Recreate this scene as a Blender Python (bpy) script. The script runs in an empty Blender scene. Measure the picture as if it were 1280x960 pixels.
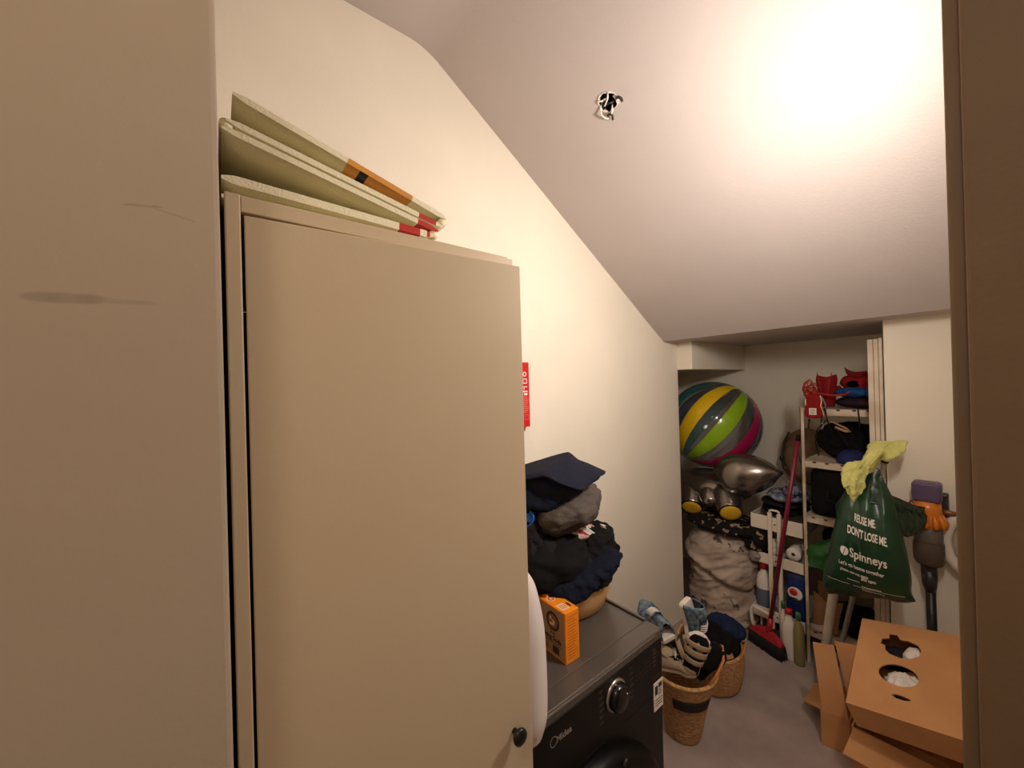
import bpy, bmesh, math, random
from mathutils import Vector, Matrix, Euler, noise
random.seed(7)
SC = bpy.context.scene
COL = SC.collection
PI = math.pi

# ------------------------------------------------------------------ camera
cam_d = bpy.data.cameras.new('camera'); cam = bpy.data.objects.new('camera', cam_d); COL.objects.link(cam)
cam_d.sensor_fit = 'HORIZONTAL'; cam_d.sensor_width = 36.0; cam_d.lens = 13.338
cam_d.clip_start = 0.01; cam_d.clip_end = 50
yaw, pitch, roll = math.radians(52.094), math.radians(0.1184), math.radians(-1.5389)
fw = Vector((-math.sin(yaw)*math.cos(pitch), math.cos(yaw)*math.cos(pitch), math.sin(pitch)))
rt0 = Vector((math.cos(yaw), math.sin(yaw), 0)); up0 = rt0.cross(fw)
rt = rt0*math.cos(roll) + up0*math.sin(roll); up = up0*math.cos(roll) - rt0*math.sin(roll)
M = Matrix.Identity(4)
for i in range(3):
    M[i][0] = rt[i]; M[i][1] = up[i]; M[i][2] = -fw[i]
M[0][3], M[1][3], M[2][3] = 1.25, 0.0, 1.5
cam.matrix_world = M
SC.camera = cam

# ------------------------------------------------------------------ world, exposure
W = bpy.data.worlds.new('world'); SC.world = W; W.use_nodes = True
W.node_tree.nodes['Background'].inputs[0].default_value = (1.0, 0.8, 0.6, 1)
W.node_tree.nodes['Background'].inputs[1].default_value = 0.03
SC.view_settings.view_transform = 'Standard'; SC.view_settings.look = 'None'
SC.view_settings.gamma = 1.0; SC.view_settings.use_curve_mapping = False
SC.view_settings.exposure = 0.0
LAMP_COLOR = (1.0, 0.92, 0.83)
LAMP_STRENGTH = 152.0
FILL_LAMP_AT = (1.42, -.62, 2.728)
FILL_STRENGTH = 34.0
FILL_COLOR = (1.0, 0.86, 0.70)
LAMP_AT = (1.260, 1.03, 1.90)

# ------------------------------------------------------------------ helpers
def s2l(c):
    return tuple(((v/255)/12.92 if v/255 <= .04045 else ((v/255+.055)/1.055)**2.4) for v in c)

MATS = {}
def mat(name, rgb, rough=.6, metal=0.0, bump=0.0, bscale=60.0, var=0.0, vscale=8.0, coat=0.0, spec=None, rgb2=None, stretch=None):
    """procedural principled: colour varied by noise, fine relief by a second noise"""
    if name in MATS: return MATS[name]
    m = bpy.data.materials.new(name); m.use_nodes = True
    nt = m.node_tree; N = nt.nodes; L = nt.links
    b = N['Principled BSDF']
    c = s2l(rgb)
    b.inputs['Roughness'].default_value = rough; b.inputs['Metallic'].default_value = metal
    b.inputs['Coat Weight'].default_value = coat
    if spec is not None: b.inputs['Specular IOR Level'].default_value = spec
    tc = N.new('ShaderNodeTexCoord')
    src = tc.outputs['Object']
    if stretch:
        mp = N.new('ShaderNodeMapping'); mp.inputs['Scale'].default_value = stretch
        L.new(src, mp.inputs[0]); src = mp.outputs[0]
    c2 = s2l(rgb2) if rgb2 else tuple(v*(1-var) for v in c)
    n = N.new('ShaderNodeTexNoise'); n.inputs['Scale'].default_value = vscale; n.inputs['Detail'].default_value = 4
    L.new(src, n.inputs['Vector'])
    r = N.new('ShaderNodeValToRGB'); r.color_ramp.elements[0].position = .38; r.color_ramp.elements[1].position = .62
    r.color_ramp.elements[0].color = (*c2, 1); r.color_ramp.elements[1].color = (*c, 1)
    L.new(n.outputs[0], r.inputs[0]); L.new(r.outputs[0], b.inputs['Base Color'])
    if bump:
        n2 = N.new('ShaderNodeTexNoise'); n2.inputs['Scale'].default_value = bscale; n2.inputs['Detail'].default_value = 3
        L.new(src, n2.inputs['Vector'])
        bp = N.new('ShaderNodeBump'); bp.inputs['Strength'].default_value = bump; bp.inputs['Distance'].default_value = .004
        L.new(n2.outputs[0], bp.inputs['Height']); L.new(bp.outputs[0], b.inputs['Normal'])
    MATS[name] = m
    return m

def emis(name, rgb, strength):
    m = bpy.data.materials.new(name); m.use_nodes = True
    nt = m.node_tree; nt.nodes.clear()
    e = nt.nodes.new('ShaderNodeEmission'); o = nt.nodes.new('ShaderNodeOutputMaterial')
    e.inputs[0].default_value = (*rgb, 1); e.inputs[1].default_value = strength
    nt.links.new(e.outputs[0], o.inputs[0]); return m

def fbm(p, f, o=3):
    v = 0; a = 1; t = 0
    for _ in range(o):
        v += a*noise.noise(p*f); t += a; a *= .5; f *= 2.03
    return v/t
def ridge(p, f, o=3):
    v = 0; a = 1; t = 0
    for _ in range(o):
        v += a*(1-2*abs(noise.noise(p*f))); t += a; a *= .5; f *= 1.93
    return v/t

class MB:
    def __init__(s): s.v = []; s.f = []; s.m = []; s.sm = []
    def add(s, vs, fs, mi=0, smooth=True, M=None):
        o = len(s.v)
        s.v += [tuple(M @ Vector(p)) if M else tuple(p) for p in vs]
        for f in fs: s.f.append([i+o for i in f]); s.m.append(mi); s.sm.append(smooth)
        return s
    def box(s, lo, hi, mi=0, M=None):
        x0,y0,z0 = lo; x1,y1,z1 = hi
        vs = [(x0,y0,z0),(x1,y0,z0),(x1,y1,z0),(x0,y1,z0),(x0,y0,z1),(x1,y0,z1),(x1,y1,z1),(x0,y1,z1)]
        return s.add(vs, [(3,2,1,0),(4,5,6,7),(0,1,5,4),(1,2,6,5),(2,3,7,6),(3,0,4,7)], mi, False, M)
    def prism(s, poly, a0, a1, axis='x', mi=0, M=None):
        """poly of 2-D points in the other two axes (in cyclic order), extruded along axis"""
        def p3(q, a): return {'x':(a,q[0],q[1]), 'y':(q[0],a,q[1]), 'z':(q[0],q[1],a)}[axis]
        n = len(poly)
        vs = [p3(q,a0) for q in poly] + [p3(q,a1) for q in poly]
        fs = [list(range(n))[::-1], list(range(n,2*n))] + [(i,(i+1)%n,n+(i+1)%n,n+i) for i in range(n)]
        return s.add(vs, fs, mi, False, M)
    def grid(s, fn, nu, nv, cu=False, mi=0, smooth=True, M=None, mif=None):
        vs = [fn(i/(nu if cu else nu-1), j/(nv-1)) for j in range(nv) for i in range(nu)]
        o = len(s.v)
        s.v += [tuple(M @ Vector(p)) if M else tuple(p) for p in vs]
        for j in range(nv-1):
            for i in range(nu if cu else nu-1):
                a = j*nu+i; b = j*nu+(i+1)%nu
                s.f.append([o+a,o+b,o+b+nu,o+a+nu]); s.sm.append(smooth)
                s.m.append(mif((i+.5)/nu,(j+.5)/nv) if mif else mi)
        return s
    def lathe(s, prof, n=32, mi=0, M=None, smooth=True, cap=True):
        vs = []; fs = []
        for r,z in prof:
            for i in range(n):
                a = 2*PI*i/n; vs.append((r*math.cos(a), r*math.sin(a), z))
        k = len(prof)
        for j in range(k-1):
            for i in range(n):
                a = j*n+i; b = j*n+(i+1)%n
                fs.append((a,b,b+n,a+n))
        if cap:
            fs.append(list(range(n))[::-1]); fs.append([(k-1)*n+i for i in range(n)])
        return s.add(vs, fs, mi, smooth, M)
    def tube(s, pts, r, n=10, mi=0, closed=False, M=None, flat=None):
        pts = [Vector(p) for p in pts]; k = len(pts); vs = []; fs = []
        rr = r if isinstance(r,(list,tuple)) else [r]*k
        prev = None
        for i,p in enumerate(pts):
            a = pts[(i-1)%k] if (closed or i>0) else p; b = pts[(i+1)%k] if (closed or i<k-1) else p
            t = (b-a).normalized()
            if prev is None:
                u = t.orthogonal().normalized()
                if abs(t.z) < .9: u = (Vector((0,0,1)) - t*t.z).normalized()
            else: u = (prev - t*prev.dot(t)).normalized()
            prev = u; w = t.cross(u)
            for q in range(n):
                an = 2*PI*q/n
                vs.append(p + u*(math.cos(an)*rr[i]*(flat or 1)) + w*(math.sin(an)*rr[i]))
        for i in range(k if closed else k-1):
            for q in range(n):
                a = i*n+q; b = i*n+(q+1)%n; c = ((i+1)%k)*n
                fs.append((a,b,c+(q+1)%n,c+q))
        if not closed: fs += [list(range(n))[::-1], [(k-1)*n+q for q in range(n)]]
        return s.add(vs, fs, mi, True, M)
    def ball(s, c, r, nu=24, nv=16, mi=0, M=None, disp=None):
        rx,ry,rz = r if isinstance(r,(tuple,list)) else (r,r,r)
        vs = []; fs = []
        for j in range(nv+1):
            th = PI*j/nv
            for i in range(nu):
                a = 2*PI*i/nu
                d = Vector((math.sin(th)*math.cos(a), math.sin(th)*math.sin(a), math.cos(th)))
                k = disp(d) if disp else 0
                vs.append((c[0]+d.x*(rx+k), c[1]+d.y*(ry+k), c[2]+d.z*(rz+k)))
        for j in range(nv):
            for i in range(nu):
                a = j*nu+i; b = j*nu+(i+1)%nu
                fs.append((a,a+nu,b+nu,b))
        return s.add(vs, fs, mi, True, M)
    def build(s, name, mats, parent=None, local=False, bevel=0, solid=0, sub=0, seg=2):
        me = bpy.data.meshes.new(name)
        off = Vector((0,0,0))
        if parent and not local:
            p = parent
            while p: off += p.location; p = p.parent
        me.from_pydata([tuple(Vector(v)-off) for v in s.v], [], s.f)
        if not isinstance(mats,(list,tuple)): mats = [mats]
        for m in mats: me.materials.append(m)
        me.polygons.foreach_set('material_index', s.m)
        me.polygons.foreach_set('use_smooth', s.sm)
        bm = bmesh.new(); bm.from_mesh(me)
        bmesh.ops.remove_doubles(bm, verts=bm.verts, dist=1e-6)
        bmesh.ops.recalc_face_normals(bm, faces=bm.faces)
        bm.to_mesh(me); bm.free(); me.update()
        o = bpy.data.objects.new(name, me); COL.objects.link(o)
        if parent: o.parent = parent
        if solid:
            md = o.modifiers.new('solid','SOLIDIFY'); md.thickness = solid; md.offset = 0
        if bevel:
            md = o.modifiers.new('bevel','BEVEL'); md.width = bevel; md.segments = seg; md.limit_method = 'ANGLE'; md.angle_limit = .7
        if sub:
            md = o.modifiers.new('sub','SUBSURF'); md.levels = sub; md.render_levels = sub
        return o

def tag(o, label, cat, group=None, kind=None):
    o['label'] = label; o['category'] = cat
    if group: o['group'] = group
    if kind: o['kind'] = kind
    return o
def thing(name, label, cat, loc=(0,0,0), rot=(0,0,0), group=None):
    o = bpy.data.objects.new(name, None); COL.objects.link(o)
    o.location = loc; o.rotation_euler = rot; o.empty_display_size = .05
    return tag(o, label, cat, group)
def basis(f, u):
    f = Vector(f).normalized(); u = Vector(u); u = (u-f*u.dot(f)).normalized(); s = u.cross(f)
    return tuple(Matrix((f,s,u)).transposed().to_euler())
def struct(o): o['kind'] = 'structure'; return o
def T(loc, rot=(0,0,0), sc=(1,1,1)):
    return Matrix.LocRotScale(Vector(loc), Euler(rot), Vector(sc))

def spline(P, t):
    """Catmull-Rom through list of Vectors, t in 0..1"""
    n = len(P)-1; x = min(max(t*n,0),n-1e-6); i = int(x); f = x-i
    p0 = P[max(i-1,0)]; p1 = P[i]; p2 = P[i+1]; p3 = P[min(i+2,n)]
    return .5*((2*p1)+(p2-p0)*f+(2*p0-5*p1+4*p2-p3)*f*f+(3*p1-p0-3*p2+p3)*f**3)
def lerp_list(P, t):
    n = len(P)-1; x = min(max(t*n,0),n-1e-6); i = int(x); f = x-i
    return P[i].lerp(P[i+1], f)
def sheet_fn(rows, amp=.004, freq=18, seed=0, ridged=True, straight=False):
    R = [[Vector(p) for p in r] for r in rows]
    sd = Vector((seed*3.1, seed*1.7, seed*.9))
    def fn(u, v):
        p = lerp_list([lerp_list(r,u) for r in R], v) if straight else spline([spline(r,u) for r in R], v)
        k = (ridge if ridged else fbm)(p+sd, freq)
        k2 = fbm(p+sd*2, freq)
        return p + Vector((amp*k, -amp*k, amp*k2*.6))
    return fn

def rag(name, c, r, mats, parent=None, seed=1, amp=.02, freq=9, rot=(0,0,0), flat=None, nu=88, nv=56, stretch=(1,1,1), mif=None):
    """a heaped, crumpled piece of cloth: folded skin round a lump, flattened where it rests"""
    sd = Vector((seed*2.3, seed*.7, seed*1.9)); st = Vector(stretch)
    E = Euler(rot).to_matrix()
    def fn(u, v):
        a = 2*PI*u; th = PI*v
        d = Vector((math.sin(th)*math.cos(a), math.sin(th)*math.sin(a), math.cos(th)))
        q = Vector((d.x*r[0], d.y*r[1], d.z*r[2]))
        w = noise.noise_vector((q+sd)*freq*.8)*(.45/freq)
        qq = Vector((q.x*st.x,q.y*st.y,q.z*st.z))+sd+w
        k = .62*ridge(qq, freq*1.5, 3) + .8*fbm(q+sd, freq*.9, 2) + .18*ridge(qq, freq*4.2, 2)
        q = q + d*(amp*k)
        q = E @ q
        p = Vector(c) + q
        if flat is not None and p.z < flat: p.z = flat + (p.z-flat)*.05
        return p
    mb = MB(); mb.grid(fn, nu, nv, cu=True, mif=mif)
    return mb.build(name, mats, parent)

def text2d(s, size, bold=0.0, align='LEFT', spacing=1.0):
    cu = bpy.data.curves.new('lettering', 'FONT'); cu.body = s; cu.size = size; cu.offset = bold; cu.align_x = align
    cu.space_character = spacing; cu.resolution_u = 3
    o = bpy.data.objects.new('lettering', cu); COL.objects.link(o)
    dg = bpy.context.evaluated_depsgraph_get(); dg.update()
    me = bpy.data.meshes.new_from_object(o.evaluated_get(dg))
    vs = [v.co.copy() for v in me.vertices]; fs = [list(p.vertices) for p in me.polygons]
    bpy.data.objects.remove(o); bpy.data.curves.remove(cu); bpy.data.meshes.remove(me)
    return vs, fs
def put_text(mb, s, size, mapf, bold=0.0, align='LEFT', mi=0, spacing=1.0):
    vs, fs = text2d(s, size, bold, align, spacing)
    mb.add([mapf(v.x, v.y) for v in vs], fs, mi, False)

# ------------------------------------------------------------------ setting materials
def wall_mat(name, rgb, smudge=False):
    m = mat(name, rgb, .85, bump=.06 if smudge else .12, bscale=90, var=.04, vscale=3, spec=.25)
    if smudge:
        nt = m.node_tree; N = nt.nodes; L = nt.links; b = N['Principled BSDF']
        ramp = b.inputs['Base Color'].links[0].from_node
        g = N.new('ShaderNodeNewGeometry'); sx = N.new('ShaderNodeSeparateXYZ'); L.new(g.outputs['Position'], sx.inputs[0])
        nz = N.new('ShaderNodeTexNoise'); nz.inputs['Scale'].default_value = 60; L.new(g.outputs['Position'], nz.inputs['Vector'])
        total = None
        def mth(op, a, b_):
            n = N.new('ShaderNodeMath'); n.operation = op
            for i,x in enumerate((a,b_)):
                if x is None: continue
                if isinstance(x,(int,float)): n.inputs[i].default_value = x
                else: L.new(x, n.inputs[i])
            return n.outputs[0]
        # scuffs left by things carried past: (centre y, centre z, half length, half height, slope, strength)
        for cy,cz,ly,lz,sl,st in ((-.082,1.5690,.021,.0038,.05,.36),(-.060,1.5695,.026,.0020,.03,.20),(-.042,1.6445,.012,.0010,.16,.30),(-.024,1.6420,.014,.0008,-.20,.22)):
            dy = mth('SUBTRACT', sx.outputs[1], cy)
            dz = mth('SUBTRACT', mth('SUBTRACT', sx.outputs[2], cz), mth('MULTIPLY', dy, sl))
            e = mth('ADD', mth('POWER', mth('ABSOLUTE', mth('DIVIDE', dy, ly), None), 4), mth('POWER', mth('ABSOLUTE', mth('DIVIDE', dz, lz), None), 2))
            k = N.new('ShaderNodeMapRange'); k.inputs[1].default_value = 1.2; k.inputs[2].default_value = .5; k.inputs[3].default_value = 0; k.inputs[4].default_value = st
            L.new(e, k.inputs[0])
            v = mth('MULTIPLY', k.outputs[0], mth('ADD', nz.outputs[0], .35))
            total = v if total is None else mth('MAXIMUM', total, v)
        mx = N.new('ShaderNodeMixRGB'); mx.inputs[2].default_value = (*s2l((95,88,66)),1)
        L.new(total, mx.inputs[0]); L.new(ramp.outputs[0], mx.inputs[1]); L.new(mx.outputs[0], b.inputs['Base Color'])
    return m
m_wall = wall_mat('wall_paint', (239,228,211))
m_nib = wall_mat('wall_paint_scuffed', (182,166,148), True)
m_ceil = mat('ceiling_paint', (196,184,180), .9, bump=.2, bscale=160, var=.04, vscale=2, spec=.2)
m_floor = mat('floor_screed', (172,154,148), .55, bump=.12, bscale=90, rgb2=(156,138,132), vscale=5)
m_jamb = mat('door_frame_shade_brown', (122,100,78), .6, bump=.1, bscale=120, var=.05)  # dark brown keeps the jamb's shade in its colour against the fill lamp

# ------------------------------------------------------------------ structure
struct(MB().box((-.7,-1.2,-.1),(1.9,3.3,0)).build('floor', m_floor))
struct(MB().box((-.45,-1.1,0),(0,2.307,2.9)).build('wall_left', m_wall, bevel=.003))
struct(MB().box((-.6,2.2,0),(-.45,3.2,1.9)).build('wall_recess_left', m_wall))
struct(MB().box((-.6,3.1,0),(1.6,3.2,1.9)).build('wall_back', m_wall))
struct(MB().box((.940,2.307,0),(1.55,2.40,1.80)).build('wall_far', m_wall, bevel=.004))
struct(MB().box((1.40,2.40,0),(1.55,3.1,1.9)).build('wall_recess_right', m_wall))
struct(MB().box((1.26,.9005,0),(1.55,2.3065,2.9)).build('wall_right', m_wall))
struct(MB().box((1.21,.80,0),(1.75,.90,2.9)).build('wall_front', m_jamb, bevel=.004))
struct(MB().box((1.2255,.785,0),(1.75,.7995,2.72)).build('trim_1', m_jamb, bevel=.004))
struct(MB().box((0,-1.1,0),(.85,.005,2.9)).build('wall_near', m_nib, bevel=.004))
struct(MB().box((.85,-1.2,0),(1.75,-1.1,2.9)).build('wall_rear', m_wall))
struct(MB().box((1.75,-1.2,0),(1.9,.9,2.9)).build('wall_corridor', m_wall))
struct(MB().box((-.45,2.3072,1.566),(.092,3.1,1.75)).build('trim_2', m_wall, bevel=.003))

# ceiling: level, rounded crease, slope with a ragged hole for the lamp cable, low soffit
def make_ceiling():
    mb = MB()
    x0, x1 = -.6, 1.9
    cy, cz = .617, 2.728; ey, ez = 2.146, 1.738
    prof = [(-1.2,cz),(cy-.07,cz)]
    d = Vector((ey-cy, ez-cz)).normalized()
    for k in range(1,8):
        t = k/8; p = Vector((cy-.07,cz))*(1-t)**2 + Vector((cy,cz))*2*t*(1-t) + (Vector((cy,cz))+d*.07)*t*t
        prof.append((p.x,p.y))
    p = Vector((cy,cz))+d*.07; prof.append((p.x,p.y)); A = p
    n = len(prof)
    mb.add([(x0,*q) for q in prof]+[(x1,*q) for q in prof], [(i,i+1,n+i+1,n+i) for i in range(n-1)], 0, True)
    B = Vector((ey,ez)); L = (B-A).length
    def S(x,t,h=0):
        q = A + d*t; return (x, q.x + d.y*-h*-1*0 + h*.5435, q.y + h*.8394)
    hx, ht = .459, (Vector((1.057,2.443))-A).length
    c = .12
    out = [S(x0,0),S(x1,0),S(x1,L),S(x0,L)]; inn = [S(hx-c,ht-c),S(hx+c,ht-c),S(hx+c,ht+c),S(hx-c,ht+c)]
    mb.add(out+inn, [(i,(i+1)%4,4+(i+1)%4,4+i) for i in range(4)], 0, False)
    m = 32; sq = []; ci = []; cu = []
    rnd = random.Random(3)
    for i in range(m):
        a = 2*PI*i/m - 3*PI/4; ca, sa = math.cos(a), math.sin(a); k = c/max(abs(ca),abs(sa))
        sq.append(S(hx+ca*k, ht+sa*k))
        r = .030*(1+.18*rnd.uniform(-1,1)); ci.append(S(hx+ca*r, ht+sa*r)); cu.append(S(hx+ca*r*.95, ht+sa*r*.95, .07))
    mb.add(sq+ci, [(i,(i+1)%m,m+(i+1)%m,m+i) for i in range(m)], 0, False)
    mb.add(ci+cu, [(i,(i+1)%m,m+(i+1)%m,m+i) for i in range(m)]+[tuple(range(m,2*m))], 1, False)
    mb.add([(x0,ey,ez),(x1,ey,ez),(x1,3.2,ez+.004),(x0,3.2,ez+.004)], [(0,1,2,3)], 0, False)
    mb.add([(x0,-1.2,3.0),(x1,-1.2,3.0),(x1,3.2,3.0),(x0,3.2,3.0)], [(0,1,2,3)], 0, False)
    return struct(mb.build('ceiling', [m_ceil, mat('hole_dark',(34,26,24),.95)]))
make_ceiling()
# ------------------------------------------------------------------ lamp on the right wall (lights the room)
def make_lamp():
    x,y,z = LAMP_AT
    t = thing('wall_lamp', 'round domed white wall lamp on the right-hand wall beyond the door frame', 'lamp', (1.26,y,z))
    m = mat('lamp_white', (230,225,215), .4)
    Mk = T((1.2598,y,z),(0,-PI/2,0))
    MB().lathe([(.112,0),(.114,.006),(.110,.014),(.101,.016),(.1005,0)], 48, 0, Mk, cap=False).build('lamp_rim', m, t)
    MB().lathe([(.100,.004),(.099,.016),(.092,.030),(.078,.042),(.055,.051),(.028,.056),(.001,.058)], 48, 0, Mk, cap=False).build('diffuser', emis('lamp_glow', LAMP_COLOR, LAMP_STRENGTH), t)
make_lamp()
def make_fill_lamp():  # unseen lamp, added as fill for the near wall and cabinet
    x,y,z = FILL_LAMP_AT
    t = thing('fill_lamp', 'round unseen fill lamp added over the passage behind the camera', 'lamp', (x,y,z))
    Mk = T((x,y,z-.0002),(PI,0,0))
    MB().lathe([(.160,0),(.162,.008),(.156,.018),(.151,.014),(.150,0)], 48, 0, Mk, cap=False).build('lamp_rim', mat('lamp_white',(230,225,215),.4), t)
    MB().lathe([(.149,.004),(.149,.010),(.08,.013),(.001,.014)], 48, 0, Mk, cap=False).build('diffuser', emis('fill_glow', FILL_COLOR, FILL_STRENGTH), t)
make_fill_lamp()

# ------------------------------------------------------------------ tall cabinet
m_cab = mat('cabinet_greige', (204,184,156), .45, bump=.03, bscale=200, var=.02, vscale=2)
m_cab_in = mat('cabinet_inside', (60,52,44), .8)
m_black = mat('black_plastic', (16,15,15), .35)
def make_cabinet():
    t = thing('tall_cabinet', 'tall narrow greige cabinet with one flat door behind the scuffed wall end', 'cabinet', (.50,.19,0))
    MB().box((.24,.009,0),(.806,.0215,1.690)).build('side_panel', m_cab, t, bevel=.0012)
    MB().box((.24,.346,0),(.80,.358,1.690)).build('side_panel', m_cab, t, bevel=.0012)
    MB().box((.24,.0218,1.674),(.804,.3455,1.690)).build('top_panel', m_cab, t, bevel=.001)
    MB().box((.24,.0218,.06),(.80,.3455,.08)).build('bottom_panel', m_cab, t)
    MB().box((.24,.0218,.08),(.25,.3455,1.672)).build('back_panel', m_cab_in, t)
    ax = Vector((.806,.0240)); bx = Vector((.828,.3490)); d = (bx-ax).normalized(); nn = Vector((-d.y, d.x))*.018
    if nn.x > 0: nn = -nn
    q = [ax, bx, bx+nn, ax+nn]
    door = MB().prism([tuple(p) for p in q], .07, 1.6705, 'z').build('door', m_cab, t, bevel=.0012)
    Mk = T((.8265,.318,1.018),(0,PI/2,0))
    MB().lathe([(.004,-.002),(.004,.007),(.0095,.0085),(.0112,.0115),(.0105,.0148),(.005,.0163)], 24, 0, Mk).build('knob', m_black, door)
make_cabinet()

# ------------------------------------------------------------------ folded padded mat on the cabinet
m_mat = mat('mat_cream', (234,224,184), .55, bump=.35, bscale=420, var=.05, vscale=12)
m_mat_w = mat('mat_cream_light', (238,230,200), .55, bump=.35, bscale=420, var=.05)
m_or = mat('mat_print_orange', (214,148,66), .55, var=.15)
m_red = mat('mat_print_red', (190,40,26), .5, var=.1)
m_teal = mat('mat_print_teal', (120,150,140), .5)
def make_mat():
    t = thing('folded_play_mat', 'cream padded folding mat with orange and red print lying on top of the cabinet', 'mat', (.5,.14,1.690))
    x0, x1 = .30, .782
    def slab(name, l, r, th, marks=(), sag=0, mats=(m_mat,m_or,m_red,m_black,m_teal,m_mat_w)):
        """leaf from left end l to right end r (y,z of its underside); marks = (from, to, material)"""
        l = Vector(l); r = Vector(r); d = (r-l); nrm = Vector((-d.y,d.x)).normalized()
        N = 48; mb = MB()
        xs = [x1, x1-.05, x1-.11, x0]
        bot = []; top = []
        for i in range(N+1):
            f = i/N; p = l+d*f + nrm*(-sag*4*f*(1-f))
            e = min(1, min(f,1-f)*14+.35)
            bot.append(p + nrm*(th*.5*(1-e))); top.append(p + nrm*(th*(.5+.5*e)))
        def row(pl): return [[(x,p.x,p.y) for p in pl] for x in xs]
        for pl in (bot, top):
            R = row(pl); o = [q for r_ in R for q in r_]
            for k in range(3):
                for i in range(N):
                    f = (i+.5)/N; mi = 0
                    for a,b,m_,kk in marks:
                        if a <= f <= b and pl is bot and k in kk: mi = m_
                    mb.add([R[k][i],R[k][i+1],R[k+1][i+1],R[k+1][i]], [(0,1,2,3)], mi, True)
        for x in (x1, x0):
            for i in range(N):
                f = (i+.5)/N; mi = 5
                for a,b,m_,kk in marks:
                    if a <= f <= b and -1 in kk: mi = m_
                mb.add([(x,bot[i].x,bot[i].y),(x,bot[i+1].x,bot[i+1].y),(x,top[i+1].x,top[i+1].y),(x,top[i].x,top[i].y)], [(0,1,2,3)], mi, False)
        for i in (0,N):
            mb.add([(x1,bot[i].x,bot[i].y),(x0,bot[i].x,bot[i].y),(x0,top[i].x,top[i].y),(x1,top[i].x,top[i].y)], [(0,1,2,3)], 5, False)
        return mb.build(name, list(mats), t)
    slab('mat_leaf', (.0075,1.6905), (.205,1.6905), .0085, [(.62,.72,4,(-1,)),(.50,.56,4,(-1,)),(.83,.97,2,(-1,))])
    slab('mat_leaf', (.0075,1.7090), (.236,1.7005), .0090, [(.80,.92,2,(-1,0)),(.955,.985,2,(-1,))])
    slab('mat_leaf', (.0085,1.7600), (.243,1.7100), .0065, [(.88,.99,2,(-1,0))])
    slab('mat_leaf', (.0120,1.7690), (.250,1.7175), .0065, [(.86,.96,2,(-1,))])
    slab('mat_leaf', (.0175,1.7980), (.256,1.7300), .0070, [(.46,.80,1,(0,-1)),(.53,.56,3,(0,))])
    # rounded fold joining the leaves at the right-hand end
    mb = MB()
    mb.tube([(x1-.001,.238,1.7075),(x0,.238,1.7075)], .0065, 12)
    mb.tube([(x1-.001,.251,1.7265),(x0,.251,1.7265)], .0062, 12)
    mb.build('mat_fold', m_mat, t)
    mb = MB(); mb.tube([(x1-.001,.0125,1.768),(x0,.0125,1.768)], .0058, 12); mb.build('mat_fold', m_mat, t)
make_mat()

# ------------------------------------------------------------------ red fire blanket case on the long wall
def make_case():
    t = thing('fire_blanket_case', 'flat red case with white print hung on the long wall behind the cabinet', 'safety case', (0,.94,1.31))
    MB().box((.001,.83,1.322),(.030,1.043,1.593)).build('case_body', mat('sign_red', (206,24,28), .4, var=.06), t, bevel=.003)
    mw = mat('print_white', (238,225,220), .5)
    mp = mat('print_pink', (225,120,115), .5)
    X = .0306; mb = MB()
    def bar(y0,y1,z0,z1,mi=0): mb.add([(X,y0,z0),(X,y1,z0),(X,y1,z1),(X,y0,z1)], [(0,1,2,3)], mi, False)
    mb.add(*ring2(lambda a,r:(X, 1.017+math.cos(a)*r*.010, 1.543+math.sin(a)*r*.010), .6, 1, 18), 0, False)
    bar(1.006,1.028,1.521,1.525); bar(1.025,1.029,1.503,1.525); bar(1.006,1.028,1.503,1.507); bar(1.006,1.010,1.503,1.525)
    bar(1.006,1.030,1.488,1.492); bar(1.011,1.015,1.478,1.492); bar(1.006,1.031,1.468,1.473); bar(1.012,1.030,1.455,1.464)
    for z in [1.448-.0055*k for k in range(13)]: bar(.90,1.036-.004*((int(z*1000))%3),z,z+.0022,1)
    bar(1.012,1.034,1.372,1.374,1); bar(1.012,1.014,1.352,1.374,1); bar(1.032,1.034,1.352,1.374,1); bar(1.012,1.034,1.352,1.354,1)
    mb.build('white_print', [mw, mp], t)
    MB().box((.006,1.008,1.303),(.018,1.026,1.324)).build('pull_tab', mat('tab_brown',(150,92,58),.6), t, bevel=.003)
def ring2(fn, r0, r1, n=24):
    vs = []; fs = []
    for i in range(n):
        a = 2*PI*i/n; vs += [fn(a,r0), fn(a,r1)]
    for i in range(n):
        j = (i+1)%n; fs.append((2*i,2*i+1,2*j+1,2*j))
    return vs, fs
make_case()

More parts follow.
